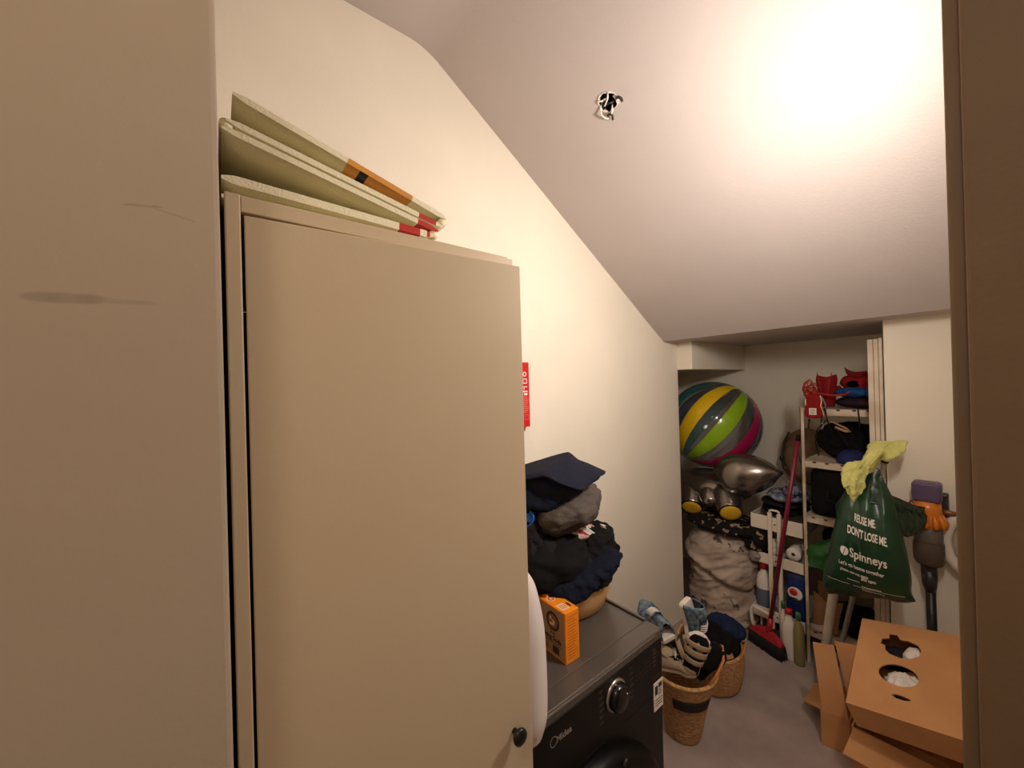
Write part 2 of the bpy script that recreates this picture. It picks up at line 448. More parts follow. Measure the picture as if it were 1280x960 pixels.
# ------------------------------------------------------------------ washing machine
def make_washer():
    t = thing('washing_machine', 'black front-loading washing machine with a round dark door and dial beside the cabinet', 'washing machine', (.39,.64,0))
    mbk = mat('washer_black', (22,20,19), .35, var=.1, bump=.02)
    mtop = mat('washer_top_grey', (84,76,70), .28, bump=.03, bscale=300, var=.06, spec=.6)
    mfr = mat('washer_front', (15,12,12), .38, spec=.3)
    msil = mat('silver_trim', (190,182,172), .25, .9)
    mtx = mat('panel_print', (74,66,62), .5)
    mwh = mat('sticker_white', (226,214,202), .5)
    Y0, Y1, XF = .366, .912, .690
    body = MB().box((.09,Y0,.02),(XF-.03,Y1,.822)).build('body', mbk, t, bevel=.006)
    top = MB().box((.09,Y0+.004,.824),(XF-.045,Y1-.010,.8475)).build('top_panel', mtop, t, bevel=.0015)
    MB().box((XF-.044,Y0,.824),(XF+.001,Y1,.849)).build('front_trim', mtop, t, bevel=.003)
    MB().box((.09,Y1-.0085,.824),(XF-.046,Y1,.853)).build('side_rail', mtop, t, bevel=.0015)
    MB().box((XF+.0012,Y0+.002,.8415),(XF+.0032,Y1-.03,.8445)).build('silver_strip', msil, t)
    pan = MB().box((XF-.029,Y0,.695),(XF+.001,Y1,.823)).build('control_panel', mfr, t, bevel=.003)
    MB().box((XF-.029,Y0,.02),(XF-.001,Y1,.694)).build('front_panel', mfr, t, bevel=.004)
    # dial
    Mk = T((XF+.001,.713,.778),(0,PI/2,0))
    dial = MB().lathe([(.031,0),(.031,.012),(.029,.020),(.026,.022),(.003,.0225)], 40, 0, Mk).build('dial', mat('dial_black',(12,11,11),.2), t, bevel=0)
    MB().lathe([(.0312,0),(.0365,0),(.0365,.004),(.034,.007),(.0312,.007)], 40, 0, Mk, cap=False).build('silver_ring', msil, dial)
    mb = MB(); mb.ball((XF+.024,.728,.786),.0014,8,6); mb.build('dial_mark', mat('mark_white',(230,230,230),.5), dial)
    X = XF+.0016
    mb = MB()
    def bar(y0,y1,z0,z1,mi=0,x=X): mb.add([(x,y0,z0),(x,y1,z0),(x,y1,z1),(x,y0,z1)], [(0,1,2,3)], mi, False)
    rnd = random.Random(11)
    for col_, z0 in ((.656,.812),(.768,.812)):
        for k in range(6):
            z = z0-.014*k; w = rnd.uniform(.010,.017)
            q = col_ - abs(k-2.5)*.0 ; bar(q, q+w, z-.004, z); bar(q+.002, q+w*.7, z-.0065, z-.0052)
    bar(.790,.862,.779,.7805)
    for k in range(6): bar(.792+.012*k,.799+.012*k,.768,.7705); bar(.792+.012*k,.797+.012*k,.789,.7905)
    for k in range(5): bar(.868,.868+.012+.003*(k%2),.806-.010*k,.811-.010*k)
    bar(.898,.906,.826,.829); bar(.868,.900,.736,.738)
    mb.build('panel_print', mtx, pan)['kind'] = 'stuff'
    mb = MB()
    put_text(mb, 'Midea', .0185, lambda u,v: (X, .523+u, .779+v), .0004)
    mb.add(*ring2(lambda a,r:(X, .516+math.cos(a)*r*.0098, .786+math.sin(a)*r*.0108), .82, 1, 24), 0, False)
    mb.build('maker_lettering', mat('lettering_grey',(176,168,160),.4,.4), pan)
    # sticker with a square picture and text, folded round the right edge
    mb = MB(); q = .0022
    mb.box((XF,.868,.651),(XF+q,.909,.722)); st = mb.build('sticker', mwh, t)
    mb = MB(); x = XF+q+.0004
    bar(.8725,.8855,.690,.713,0,x); bar(.889,.905,.704,.716,0,x)
    for k in range(4): bar(.889,.904-.002*(k%2),.6985-.0045*k,.7005-.0045*k,0,x)
    for k in range(3): bar(.873,.904,.676-.007*k,.6785-.007*k,0,x)
    mb.build('sticker_print', mat('print_dark',(44,40,40),.6), st)
    # door
    Md = T((XF-.001,.640,.440),(0,PI/2,0))
    d = MB().lathe([(.238,0),(.236,.020),(.224,.034),(.200,.040)], 64, 0, Md, cap=False).build('door', mat('door_black',(6,5,5),.35,spec=.25), t)
    MB().lathe([(.200,.040),(.186,.044),(.150,.060),(.080,.072),(.002,.075)], 64, 0, Md, cap=False).build('door_glass', mat('door_glass_dark',(5,5,6),.22,spec=.25), d)
    mb = MB(); x = XF+.0004
    bar(.607,.626,.702,.705,0,x); mb.build('drawer_mark', msil, t)
    mb = MB(); mb.tube([(XF+.037,.690,.655),(XF+.040,.698,.668)], .0025, 8); mb.build('door_catch', mtx, d)
make_washer()

# ------------------------------------------------------------------ pale pouch hanging between cabinet and washer
def make_pouch():
    t = thing('hanging_pouch', 'pale pinkish-white plump pouch hanging between the cabinet and the washing machine', 'pouch', (.745,.40,.905))
    m = mat('pouch_pale', (236,222,218), .4, bump=.05, bscale=60, var=.03)
    prof = [(0,.905,.006),(.05,.909,.026),(.12,.921,.032),(.25,.945,.038),(.45,.985,.0395),(.62,1.04,.039),(.75,1.09,.037),(.86,1.13,.031),(.94,1.165,.022),(1,1.19,.006)]
    P = [Vector((p[0],p[1],p[2])) for p in prof]
    def fn(u,v):
        q = spline(P, v); a = 2*PI*u; h = q.y
        y = .3995 + .0005 + math.cos(a)*q.z - .001
        y = max(y, .3605)
        return Vector((.748 + math.sin(a)*q.z*1.0, y, h))
    MB().grid(fn, 36, 40, cu=True).build('pouch_body', m, t)
    MB().tube([(.748,.388,1.180),(.748,.372,1.215),(.748,.364,1.235)], .003, 8).build('hanging_loop', m, t)
    MB().tube([(.748,.3585,1.24),(.748,.368,1.24),(.748,.370,1.232)], .0025, 8).build('hook', m_black, t)
make_pouch()

# ------------------------------------------------------------------ laundry tub with clothes on the washer
m_tub = mat('tub_tan', (206,160,104), .4, var=.06, bump=.03)
def make_tub():
    t = thing('laundry_tub', 'round tan plastic laundry tub piled with dark clothes on the washing machine', 'tub', (.392,.818,.8495))
    cx, cy = .392, .818
    Mt = T((cx,cy,.8495))
    MB().lathe([(.001,0),(.144,0),(.152,.005),(.162,.04),(.173,.085),(.177,.104),(.173,.104),(.168,.085),(.157,.04),(.148,.007),(.001,.007)], 56, 0, Mt, cap=False).build('tub_wall', m_tub, t)
    MB().lathe([(.175,.096),(.184,.099),(.187,.105),(.184,.111),(.176,.111)], 56, 0, Mt, cap=False).build('rim', m_tub, t)
    mb = MB(); pts = []
    for k in range(9):
        a = math.radians(-72+(k-4)*5); r = .1725
        pts.append((cx+r*math.cos(a), cy+r*math.sin(a), .8495+.076))
    mb.tube(pts, .0055, 8, flat=1.2); mb.build('handle_slot', mat('slot_dark',(40,28,20),.9), t)
make_tub()
def cloth(name, rgb, rough=.9, bump=.5, bs=300, **k): return mat(name, rgb, rough, bump=bump, bscale=bs, spec=.15, **k)
m_navy = cloth('cloth_navy', (30,32,47), var=.15)
m_navy2 = cloth('cloth_navy_dark', (22,26,42), var=.2)
m_blk = cloth('cloth_black', (20,19,20), var=.3)
m_blk2 = cloth('cloth_charcoal', (34,31,31), var=.3)
m_taupe = cloth('cloth_taupe', (84,74,68), .6, var=.2)
G = 'clothes piled in the tub'
def solo(o, label, cat, group=None): return tag(o, label, cat, group)
# bottom: black heap, navy trousers hanging over the rim, grey-brown jacket, print scarf, navy shirt on top
solo(rag('black_sweater', (0.415,0.717,1.013), (0.149,0.149,0.080), m_blk, seed=3, amp=.026, freq=11, flat=.905), 'crumpled black sweater at the bottom of the clothes heap in the tan tub', 'sweater', G)
solo(rag('black_trousers', (0.421,0.786,0.981), (0.161,0.139,0.064), m_blk2, seed=9, amp=.03, freq=12), 'charcoal trousers bunched on the right of the tub heap', 'trousers', G)
def make_drape():
    rows = [ [(0.391,0.749,0.997),(0.436,0.798,0.998),(0.502,0.831,1.010),(0.558,0.851,1.038),(0.607,0.848,1.044)],
            [(0.484,0.677,0.980),(0.519,0.714,0.996),(0.565,0.758,1.014),(0.608,0.795,1.035),(0.635,0.830,1.050)],
            [(0.525,0.650,0.976),(0.560,0.679,0.988),(0.591,0.717,0.996),(0.621,0.771,1.022),(0.640,0.813,1.040)],
            [(0.538,0.649,0.972),(0.573,0.677,0.972),(0.593,0.704,0.965),(0.620,0.756,0.994),(0.638,0.805,1.025)],
            [(0.544,0.655,0.968),(0.575,0.680,0.966),(0.591,0.702,0.951),(0.613,0.751,0.979),(0.631,0.800,1.014)] ]
    o = MB().grid(sheet_fn(rows,.0055,30,5), 64, 54).build('navy_trousers', m_navy2, solid=.006)
    solo(o, 'dark navy trousers hanging in a point over the front rim of the tan tub', 'trousers', G)
make_drape()
solo(rag('black_jacket', (0.437,0.669,1.013), (0.091,0.091,0.091), m_blk2, seed=21, amp=.03, freq=13), 'black jacket sleeve heap at the left of the tub pile, beside the cabinet', 'jacket', G)
solo(rag('taupe_jacket', (0.448,0.786,1.147), (0.112,0.118,0.062), m_taupe, seed=31, amp=.028, freq=12, rot=(.1,-.15,.4)), 'grey-brown thin jacket folded under the navy shirt, on the clothes heap', 'jacket', G)
def mk_scarf():
    m = mat('scarf_print', (222,206,186), .85, rgb2=(150,60,72), vscale=34, bump=.4, bscale=200)
    rows = [[(0.448,0.749,1.099),(0.485,0.797,1.104),(0.512,0.845,1.099)],
            [(0.485,0.749,1.085),(0.520,0.805,1.095),(0.538,0.856,1.077)],
            [(0.512,0.765,1.056),(0.544,0.824,1.070),(0.546,0.869,1.056)],
            [(0.506,0.786,1.040),(0.538,0.845,1.045),(0.542,0.879,1.038)]]
    t = MB().grid(sheet_fn(rows,.010,26,8), 34, 30).build('print_scarf', m, solid=.003)
    solo(t, 'cream and dark red print scarf with a fringe, squeezed between jacket and black clothes', 'scarf', G)
    mb = MB(); rnd = random.Random(5)
    for k in range(34):
        f = k/33; b = Vector((0.542,0.856,1.095)).lerp(Vector((0.544,0.884,1.036)), f)
        e = b + Vector((rnd.uniform(.0,.012), rnd.uniform(.004,.014), -rnd.uniform(.0,.012)))
        mb.tube([b, (b+e)/2+Vector((0,0,.003)), e], .0012, 5)
    mb.build('fringe', mat('fringe_cream',(226,208,186),.9), t)
    mb = MB(); mb.grid(sheet_fn([[(0.517,0.777,1.102),(0.542,0.805,1.098)],[(0.544,0.805,1.078),(0.558,0.828,1.074)]],.001,20,2),10,10)
    mb.build('white_label', mat('label_white',(225,225,215),.7), t, solid=.002)
    mb = MB(); mb.grid(sheet_fn([[(0.507,0.766,1.105),(0.520,0.779,1.104)],[(0.537,0.794,1.081),(0.547,0.807,1.078)]],.001,20,2),10,10)
    mb.build('red_stripe', mat('stripe_red',(190,40,70),.7), t, solid=.002)
mk_scarf()
solo(rag('black_hoodie', (0.506,0.845,1.024), (0.080,0.075,0.059), m_blk, seed=44, amp=.022, freq=15), 'black knitted top with a white drawstring end at the right edge of the heap', 'top', G)
def mk_shirt():
    rows = [ [(0.299,0.764,1.237),(0.367,0.842,1.266),(0.418,0.862,1.283),(0.461,0.859,1.267),(0.513,0.862,1.257),(0.569,0.853,1.249)],
            [(0.382,0.697,1.244),(0.452,0.760,1.268),(0.495,0.788,1.275),(0.528,0.804,1.259),(0.558,0.816,1.253),(0.581,0.835,1.252)],
            [(0.440,0.649,1.246),(0.499,0.685,1.265),(0.541,0.714,1.250),(0.568,0.739,1.238),(0.576,0.775,1.240),(0.581,0.814,1.247)],
            [(0.457,0.636,1.240),(0.515,0.670,1.259),(0.556,0.698,1.239),(0.581,0.737,1.223),(0.576,0.768,1.228),(0.578,0.805,1.239)] ]
    f = sheet_fn(rows,.0022,26,5,True,True); g = sheet_fn(rows,.0022,26,5)
    o = MB().grid(lambda u,v: f(u,v).lerp(g(u,v),.5), 90, 60).build('navy_shirt', m_navy, solid=.006)
    rows = [ [(0.440,0.649,1.237),(0.499,0.685,1.254),(0.537,0.717,1.232),(0.561,0.747,1.219),(0.555,0.771,1.211)],
            [(0.444,0.646,1.223),(0.506,0.677,1.238),(0.541,0.713,1.213),(0.551,0.738,1.206),(0.549,0.765,1.202)],
            [(0.440,0.649,1.211),(0.496,0.674,1.200),(0.527,0.707,1.181),(0.529,0.724,1.184),(0.526,0.751,1.189)],
            [(0.423,0.662,1.198),(0.484,0.684,1.189),(0.516,0.718,1.168),(0.514,0.732,1.169),(0.509,0.750,1.172)] ]
    f2 = sheet_fn(rows,.0022,26,9,True,True)
    MB().grid(f2, 60, 40).build('lower_fold', m_navy, o, solid=.005)
    solo(o, 'folded navy shirt spread on top of the clothes heap', 'shirt', G)
    o = rag('navy_shorts', (0.410,0.733,1.184), (0.112,0.112,0.048), m_navy2, seed=52, amp=.022, freq=11)
    solo(o, 'very dark navy garment folded directly beneath the navy shirt', 'shorts', G)
    o = rag('charcoal_tshirt', (0.399,0.685,1.093), (0.096,0.091,0.053), m_blk2, seed=61, amp=.022, freq=12)
    solo(o, 'charcoal garment between the dark navy shorts and the black sweater, by the cabinet edge', 'top', G)
mk_shirt()
def mk_cap():
    Mk = T((0.464,0.649,1.147),(0,PI/2,-.88))
    t = MB().lathe([(.001,.000),(.016,.000),(.021,.003),(.0235,.008),(.0225,.016),(.0205,.016),(.020,.006),(.001,.005)], 32, 0, Mk, cap=False).build('blue_bottle_cap', mat('cap_blue',(38,112,222),.3), None)
    solo(t, 'bright blue plastic cap peeping out beside the cabinet edge in front of dark clothes', 'cap')
mk_cap()

# ------------------------------------------------------------------ orange powder box
def make_box():
    t = thing('baking_soda_box', 'small orange carton of baking soda standing on the washing machine', 'carton', (.574,.648,.8478), (0,0,-.02))
    mo = mat('carton_orange', (244,140,24), .45, var=.05)
    mface = mat('carton_face_shaded', (176,140,104), .45, var=.1)  # brown puts the shade on the orange carton's front into its colour
    mdk = mat('carton_dark', (62,38,28), .5); mw = mat('carton_white', (240,214,180), .5)
    w, d, h = .100, .045, .118
    MB().box((-w/2,-d/2,0),(w/2,d/2,h)).build('carton_body', mo, t, True, bevel=.0008)
    y = -d/2-.0004
    mb = MB(); mb.add([(-w/2+.003,y,.004),(w/2-.004,y,.004),(w/2-.004,y,h-.004),(-w/2+.003,y,h-.004)], [(0,1,2,3)], 0, False)
    mb.build('shaded_front', mface, t, True)
    mb = MB(); y -= .0004
    put_text(mb, 'PURE', .0075, lambda u,v:(u+.008,y,v+.052), .0003, 'CENTER', 1)
    put_text(mb, 'Baking Soda', .0150, lambda u,v:(u,y,v+.038), .0007, 'CENTER', 1)
    for k,(a,b) in enumerate(((-.030,.030),(-.034,.036))): mb.add([(a,y,.0335-.003*k),(b,y,.0335-.003*k),(b,y,.0348-.003*k),(a,y,.0348-.003*k)], [(0,1,2,3)], 1, False)
    mb.add([(.006,y,.010),(.028,y,.010),(.028,y,.027),(.006,y,.027)], [(0,1,2,3)], 1, False)
    mb.add([(-.030,y,.010),(-.006,y,.010),(-.006,y,.024),(-.030,y,.024)], [(0,1,2,3)], 3, False)
    c = (.008,.083)
    mb.add(*ring2(lambda a,r:(c[0]+math.cos(a)*r*.0225,y,c[1]+math.sin(a)*r*.0225), .72, 1, 32), 1, False)
    mb.add(*ring2(lambda a,r:(c[0]+math.cos(a)*r*.0155,y-.0002,c[1]+math.sin(a)*r*.0155), .0, 1, 32), 3, False)
    # raised arm holding a hammer, drawn with a few flat strokes
    y2 = y-.0005
    def st(p,q,wd):
        p = Vector(p); q = Vector(q); n = (q-p).normalized(); n = Vector((-n.y,n.x))*wd/2
        mb.add([(c[0]+v.x,y2,c[1]+v.y) for v in (p-n,q-n,q+n,p+n)], [(0,1,2,3)], 2, False)
    st((-.010,-.008),(.004,-.006),.0065); st((.003,-.007),(.004,.004),.0055); st((.008,-.001),(-.008,.006),.0025); st((-.009,.003),(-.006,.010),.0045)
    mb.build('front_lettering', [mo, mdk, mw, mat('carton_tan',(150,104,62),.5)], t, True)
    mb = MB(); z = h+.0004
    mb.add(*ring2(lambda a,r:(-.018+math.cos(a)*r*.0115,-.004+math.sin(a)*r*.0115,z), .0, 1, 24), 0, False)
    mb.add(*ring2(lambda a,r:(-.018+math.cos(a)*r*.0085,-.004+math.sin(a)*r*.0085,z+.0003), .5, 1, 24), 1, False)
    mb.add([(.012,-.016,z),(.038,-.016,z),(.038,.006,z),(.012,.006,z)], [(0,1,2,3)], 0, False)
    mb.add([(.018,.010,z),(.034,.010,z),(.034,.016,z),(.018,.016,z)], [(0,1,2,3)], 2, False)
    for k in range(3): mb.add([(.016,-.012+.006*k,z+.0003),(.034,-.012+.006*k,z+.0003),(.034,-.0095+.006*k,z+.0003),(.016,-.0095+.006*k,z+.0003)], [(0,1,2,3)], 1, False)
    mb.build('top_print', [mat('print_cream',(244,206,160),.5), mat('print_rust',(196,90,30),.5), mdk], t, True)
    mb = MB(); x = w/2+.0004; rnd = random.Random(2)
    for k in range(15):
        z = h-.012-.0068*k; a = rnd.uniform(-.018,-.014); b = rnd.uniform(.008,.017)
        mb.add([(x,a,z),(x,b,z),(x,b,z+.0022),(x,a,z+.0022)], [(0,1,2,3)], 0, False)
    mb.build('side_print', mat('print_burnt',(206,100,16),.5), t, True)
    MB().box((-w/2+.002,-.010,h),(-w/2+.022,.012,h+.006)).build('tuck_flap', mo, t, True, bevel=.001)
make_box()
#PART3
# ------------------------------------------------------------------ cable stubs at the hole in the sloping ceiling
def make_wires():
    d = Vector((0,.8394,-.5435)); n = Vector((0,-.5435,-.8394)); o = Vector((.459,1.057,2.443)); ex = Vector((1,0,0))
    def S(x,t,h): return o + ex*x + d*t + n*h
    t = thing('cable_stub', 'torn white and black cable ends sticking out of the hole in the sloping ceiling', 'cable', tuple(o))
    mp = mat('plaster_white', (232,222,208), .9, bump=.4, bscale=200)
    mw = mat('wire_white', (230,224,214), .5); mk = mat('wire_black', (26,20,22), .45)
    rnd = random.Random(4); mb = MB()
    pts = []; rr = []
    for k in range(28):
        a = 2*PI*k/28; r = .0315*(1+.10*rnd.uniform(-1,1)); pts.append(S(math.cos(a)*r, math.sin(a)*r, .001)); rr.append(.0024*(1+.8*rnd.uniform(-1,1)))
    mb.tube(pts, rr, 8, closed=True); mb.build('torn_plaster_edge', mp, t)
    for P,m_ in (([(-.022,-.01,-.04),(-.030,.0,.004),(-.034,.018,.016),(-.030,.036,.012),(-.022,.044,.010)],mw),
                 ([(.01,0,-.05),(.026,-.004,.002),(.036,.006,.014),(.040,.014,.012)],mw),
                 ([(-.006,-.004,-.03),(-.014,-.014,.006),(-.026,-.022,.004),(-.030,-.014,.002)],mw),
                 ([(-.03,.008,-.02),(-.014,.004,.004),(.008,-.010,.008),(.016,-.022,.004)],mw),
                 ([(.0,.012,-.03),(.002,.026,.006),(-.004,.036,.012)],mw)):
        MB().tube([S(*p) for p in P], .0028, 8).build('wire', m_, t)
    MB().tube([S(.036,.004,.013),S(.046,.002,.017),S(.050,.012,.014),S(.046,.022,.009)], .0042, 8).build('black_wire_end', mk, t)
    MB().tube([S(-.020,.034,.010),S(-.008,.032,.014),S(-.004,.040,.012),S(-.012,.054,.010)], .0038, 8).build('black_wire_end', mk, t)
    MB().tube([S(-.02,.0,-.03),S(-.006,.004,.002),S(.010,.012,-.004),S(.012,0,-.04)], .0045, 8).build('black_wire_end', mk, t)
make_wires()

# ------------------------------------------------------------------ white metal rack with its load
m_rack = mat('rack_white', (206,190,170), .5, rgb2=(180,158,134), vscale=14, bump=.05)
RX0, RX1, RY0, RY1 = .600, 1.20, 2.425, 2.80
LEV = (.16, .525, .757, 1.045, 1.318)
def make_rack():
    t = thing('storage_rack', 'white metal shelving rack with rust specks standing in the alcove', 'rack', (.9,2.6,0))
    for x,y in ((RX0,RY0),(RX1-.018,RY0),(RX0,RY1-.018),(RX1-.018,RY1-.018)):
        sx = 1 if x < .9 else -1; sy = 1 if y < 2.6 else -1
        mb = MB()
        xa, xb = (x, x+.0165); ya, yb = (y, y+.0165)
        if sx > 0: mb.box((xa,ya,0),(xa+.003,yb,LEV[-1]+.022))
        else: mb.box((xb-.003,ya,0),(xb,yb,LEV[-1]+.022))
        if sy > 0: mb.box((xa,ya,0),(xb,ya+.003,LEV[-1]+.022))
        else: mb.box((xa,yb-.003,0),(xb,yb,LEV[-1]+.022))
        mb.build('post', m_rack, t)
    for z in LEV:
        sh = MB().box((RX0+.004,RY0+.004,z+.012),(RX1-.004,RY1-.004,z+.016)).box((RX0+.012,RY0+.0035,z-.016),(RX1-.012,RY0+.0065,z+.016)).build('shelf', m_rack, t)
        mb = MB(); rnd = random.Random(int(z*1000))
        for k in range(10):
            x = RX0+.04+k*.055+rnd.uniform(-.01,.01)
            mb.box((x,RY0+.002,z+.008),(x+.014,RY0+.0036,z+.016))
        h = mb.build('rust_slots', mat('rust',(92,50,34),.9), sh); h['kind'] = 'stuff'
make_rack()

def sol(o, label, cat, group=None): return tag(o, label, cat, group)
m_redcl = cloth('cloth_red', (136,22,25), .7, var=.2)
m_reddk = cloth('cloth_dark_red', (110,24,24), .8, var=.2)
m_blue = cloth('cloth_blue', (34,78,140), .7, var=.25)
m_dkt = cloth('cloth_mixed', (60,28,34), .85, rgb2=(30,30,44), vscale=22)
m_orange = cloth('strap_orange', (176,58,46), .8, var=.2)
TOP = LEV[-1]+.0165
def top_shelf():
    G = 'bags and straps on the top of the rack'
    # red drawstring bag standing, open-mouthed
    t = thing('red_drawstring_bag', 'small dark red open-topped bag with ties standing at the left end of the rack top', 'bag', (.69,2.52,TOP), group=G)
    prof = [(0,.030,.020),(.02,.034,.028),(.08,.036,.032),(.13,.042,.034),(.160,.038,.030)]
    def fn(u,v):
        q = spline([Vector(p) for p in prof], v); a = 2*PI*u
        k = 1+.08*math.cos(5*a)*v
        return Vector((.692+math.cos(a)*q.y*k, 2.525+math.sin(a)*q.z*k, TOP+.008+q.x+.006*math.cos(2*a)*v))
    MB().grid(fn, 36, 16, cu=True).build('bag_body', m_redcl, t, solid=.003)
    MB().grid(lambda u,v: Vector((.692+math.cos(2*PI*u)*.036*v, 2.525+math.sin(2*PI*u)*.024*v, TOP+.150)), 24, 4, cu=True).build('bag_inside', m_reddk, t)
    for s_ in (-1,1):
        MB().tube([(.692+s_*.030,2.49,TOP+.185),(.692+s_*.018,2.487,TOP+.12),(.692+s_*.012,2.486,TOP+.05)], .0022, 6).build('tie', m_orange, t)
    MB().ball((.742,2.52,TOP+.105),(.012,.010,.012),12,8).build('toggle', m_reddk, t)
    # tangle of coral straps to its left, trailing right
    mb = MB(); rnd = random.Random(8)
    for k in range(11):
        a = rnd.uniform(0,6.28); P = []
        c = Vector((.640+rnd.uniform(-.014,.014), 2.445+rnd.uniform(-.015,.015), TOP+.090+rnd.uniform(-.02,.02)))
        for q in range(6):
            an = a+q*.9; P.append(c+Vector((math.cos(an)*.033*rnd.uniform(.5,1.1), math.sin(an*.7)*.02, math.sin(an)*.042*rnd.uniform(.5,1.1))))
        mb.tube(P, .0046, 6, flat=.5)
    mb.tube([(.635,2.45,TOP+.085),(.68,2.445,TOP+.078),(.73,2.45,TOP+.068),(.775,2.46,TOP+.072),(.80,2.47,TOP+.088)], .0065, 8, flat=.7)
    mb.tube([(.610,2.47,TOP+.03),(.616,2.47,TOP+.005),(.625,2.47,TOP+.0035)], .005, 6, flat=.6)
    mb.tube([(.630,2.47,TOP+.05),(.636,2.475,TOP+.02),(.650,2.48,TOP+.004)], .005, 6, flat=.6)
    sol(mb.build('coral_strap_tangle', m_orange), 'tangle of coral webbing straps spilling at the left corner of the rack top', 'straps', G)
    # red pouch hanging over the front edge, white label
    t = thing('red_pouch', 'bright red rounded pouch with a white square label hanging over the rack front edge', 'pouch', (.652,2.405,1.29), group=G)
    dx = .014
    pl = [(.612,1.305),(.618,1.292),(.632,1.287),(.660,1.287),(.680,1.291),(.688,1.305),(.687,1.33),(.678,1.352),(.682,1.380),(.678,1.402),(.664,1.412),(.640,1.412),(.624,1.402),(.620,1.38),(.624,1.35),(.614,1.33)]
    MB().prism([(a+dx,c) for a,c in pl], 2.395, 2.415, 'y').build('pouch_body', m_redcl, t, bevel=.006, seg=3)
    MB().box((.648,2.3930,1.306),(.678,2.3948,1.340)).build('label', mat('label_white2',(224,212,204),.6), t)
    MB().box((.652,2.3922,1.310),(.674,2.3929,1.336)).build('label_patch', mat('label_grey',(196,180,170),.7,var=.2,vscale=300), t)
    MB().tube([(.7035,2.405,1.30),(.700,2.402,1.33),(.694,2.402,1.352),(.698,2.402,1.380),(.693,2.402,1.404)], .0026, 8).build('cream_piping', mat('piping',(230,200,150),.7), t)
    MB().tube([(.631,2.402,1.352),(.632,2.400,1.368),(.634,2.402,1.384)], .003, 8).build('cream_piping', mat('piping',(230,200,150),.7), t)
    MB().tube([(.655,2.405,1.408),(.66,2.42,1.418),(.668,2.448,1.405)], .004, 8, flat=.6).build('hanging_loop', m_redcl, t)
    # stack at the right: dark printed cloth, blue bag, red bag with dark top
    rows = lambda x0,x1,z0,z1,y0,y1:None
    o = rag('folded_dark_cloth', (.850,2.56,TOP+.030), (.125,.085,.026), m_dkt, seed=71, amp=.012, freq=20, flat=TOP+.002)
    sol(o, 'dark red and black printed cloth, lowest in the stack on the rack top', 'cloth', G)
    o = rag('blue_bag', (.845,2.535,TOP+.083), (.118,.075,.026), m_blue, seed=73, amp=.012, freq=16)
    sol(o, 'blue fabric bag lying flat in the middle of the stack on the rack top', 'bag', G)
    t = thing('red_handbag', 'crumpled red bag with dark top edge and hand hole, topmost on the rack', 'bag', (.83,2.55,TOP+.1), group=G)
    o = rag('bag_body', (.845,2.55,TOP+.132), (.092,.055,.046), m_redcl, t, seed=77, amp=.012, freq=15)
    MB().grid(sheet_fn([[(.765,2.52,TOP+.210),(.80,2.515,TOP+.186),(.85,2.51,TOP+.185),(.92,2.515,TOP+.188)],[(.775,2.52,TOP+.175),(.80,2.505,TOP+.160),(.85,2.495,TOP+.158),(.92,2.50,TOP+.160)]],.003,22,3),24,10).build('dark_top_edge', m_reddk, t, solid=.004)
    Mk = T((.803,2.492,TOP+.124),(PI/2,0,0),(1,.62,1))
    MB().lathe([(.024,-.004),(.026,.0),(.020,.003),(.001,.003)], 20, 0, Mk, cap=False).build('hand_hole', mat('hole_black',(10,9,9),1.0,spec=0.0), t)
    sol(rag('blue_strap_buckle', (.905,2.475,TOP+.030), (.016,.012,.022), m_blue, seed=79, amp=.004, freq=30), 'small blue buckle end peeping beside the white boards on the rack top', 'buckle', G)
    mb = MB(); mb.tube([(.696,2.405,1.40),(.705,2.402,1.385),(.712,2.402,1.362),(.716,2.403,1.345)], .004, 8, flat=.6)
    sol(mb.build('grey_strap', mat('strap_grey',(110,124,130),.6)), 'short grey strap hanging beside the red pouch at the rack front', 'strap', G)
    mb = MB(); mb.tube([(.705,2.42,1.338),(.712,2.405,1.33),(.716,2.405,1.29),(.724,2.415,1.25),(.736,2.44,1.21)], .003, 6)
    sol(mb.build('black_cable', m_blk2), 'thin black cable hanging from the rack top near the red pouch', 'cable', G)
    mb = MB(); mb.tube([(.832,2.42,1.338),(.836,2.405,1.325),(.838,2.405,1.285),(.835,2.42,1.24)], .003, 6)
    sol(mb.build('black_cable', m_blk2), 'thin black cable hanging over the rack front near the white boards', 'cable', G)
top_shelf()

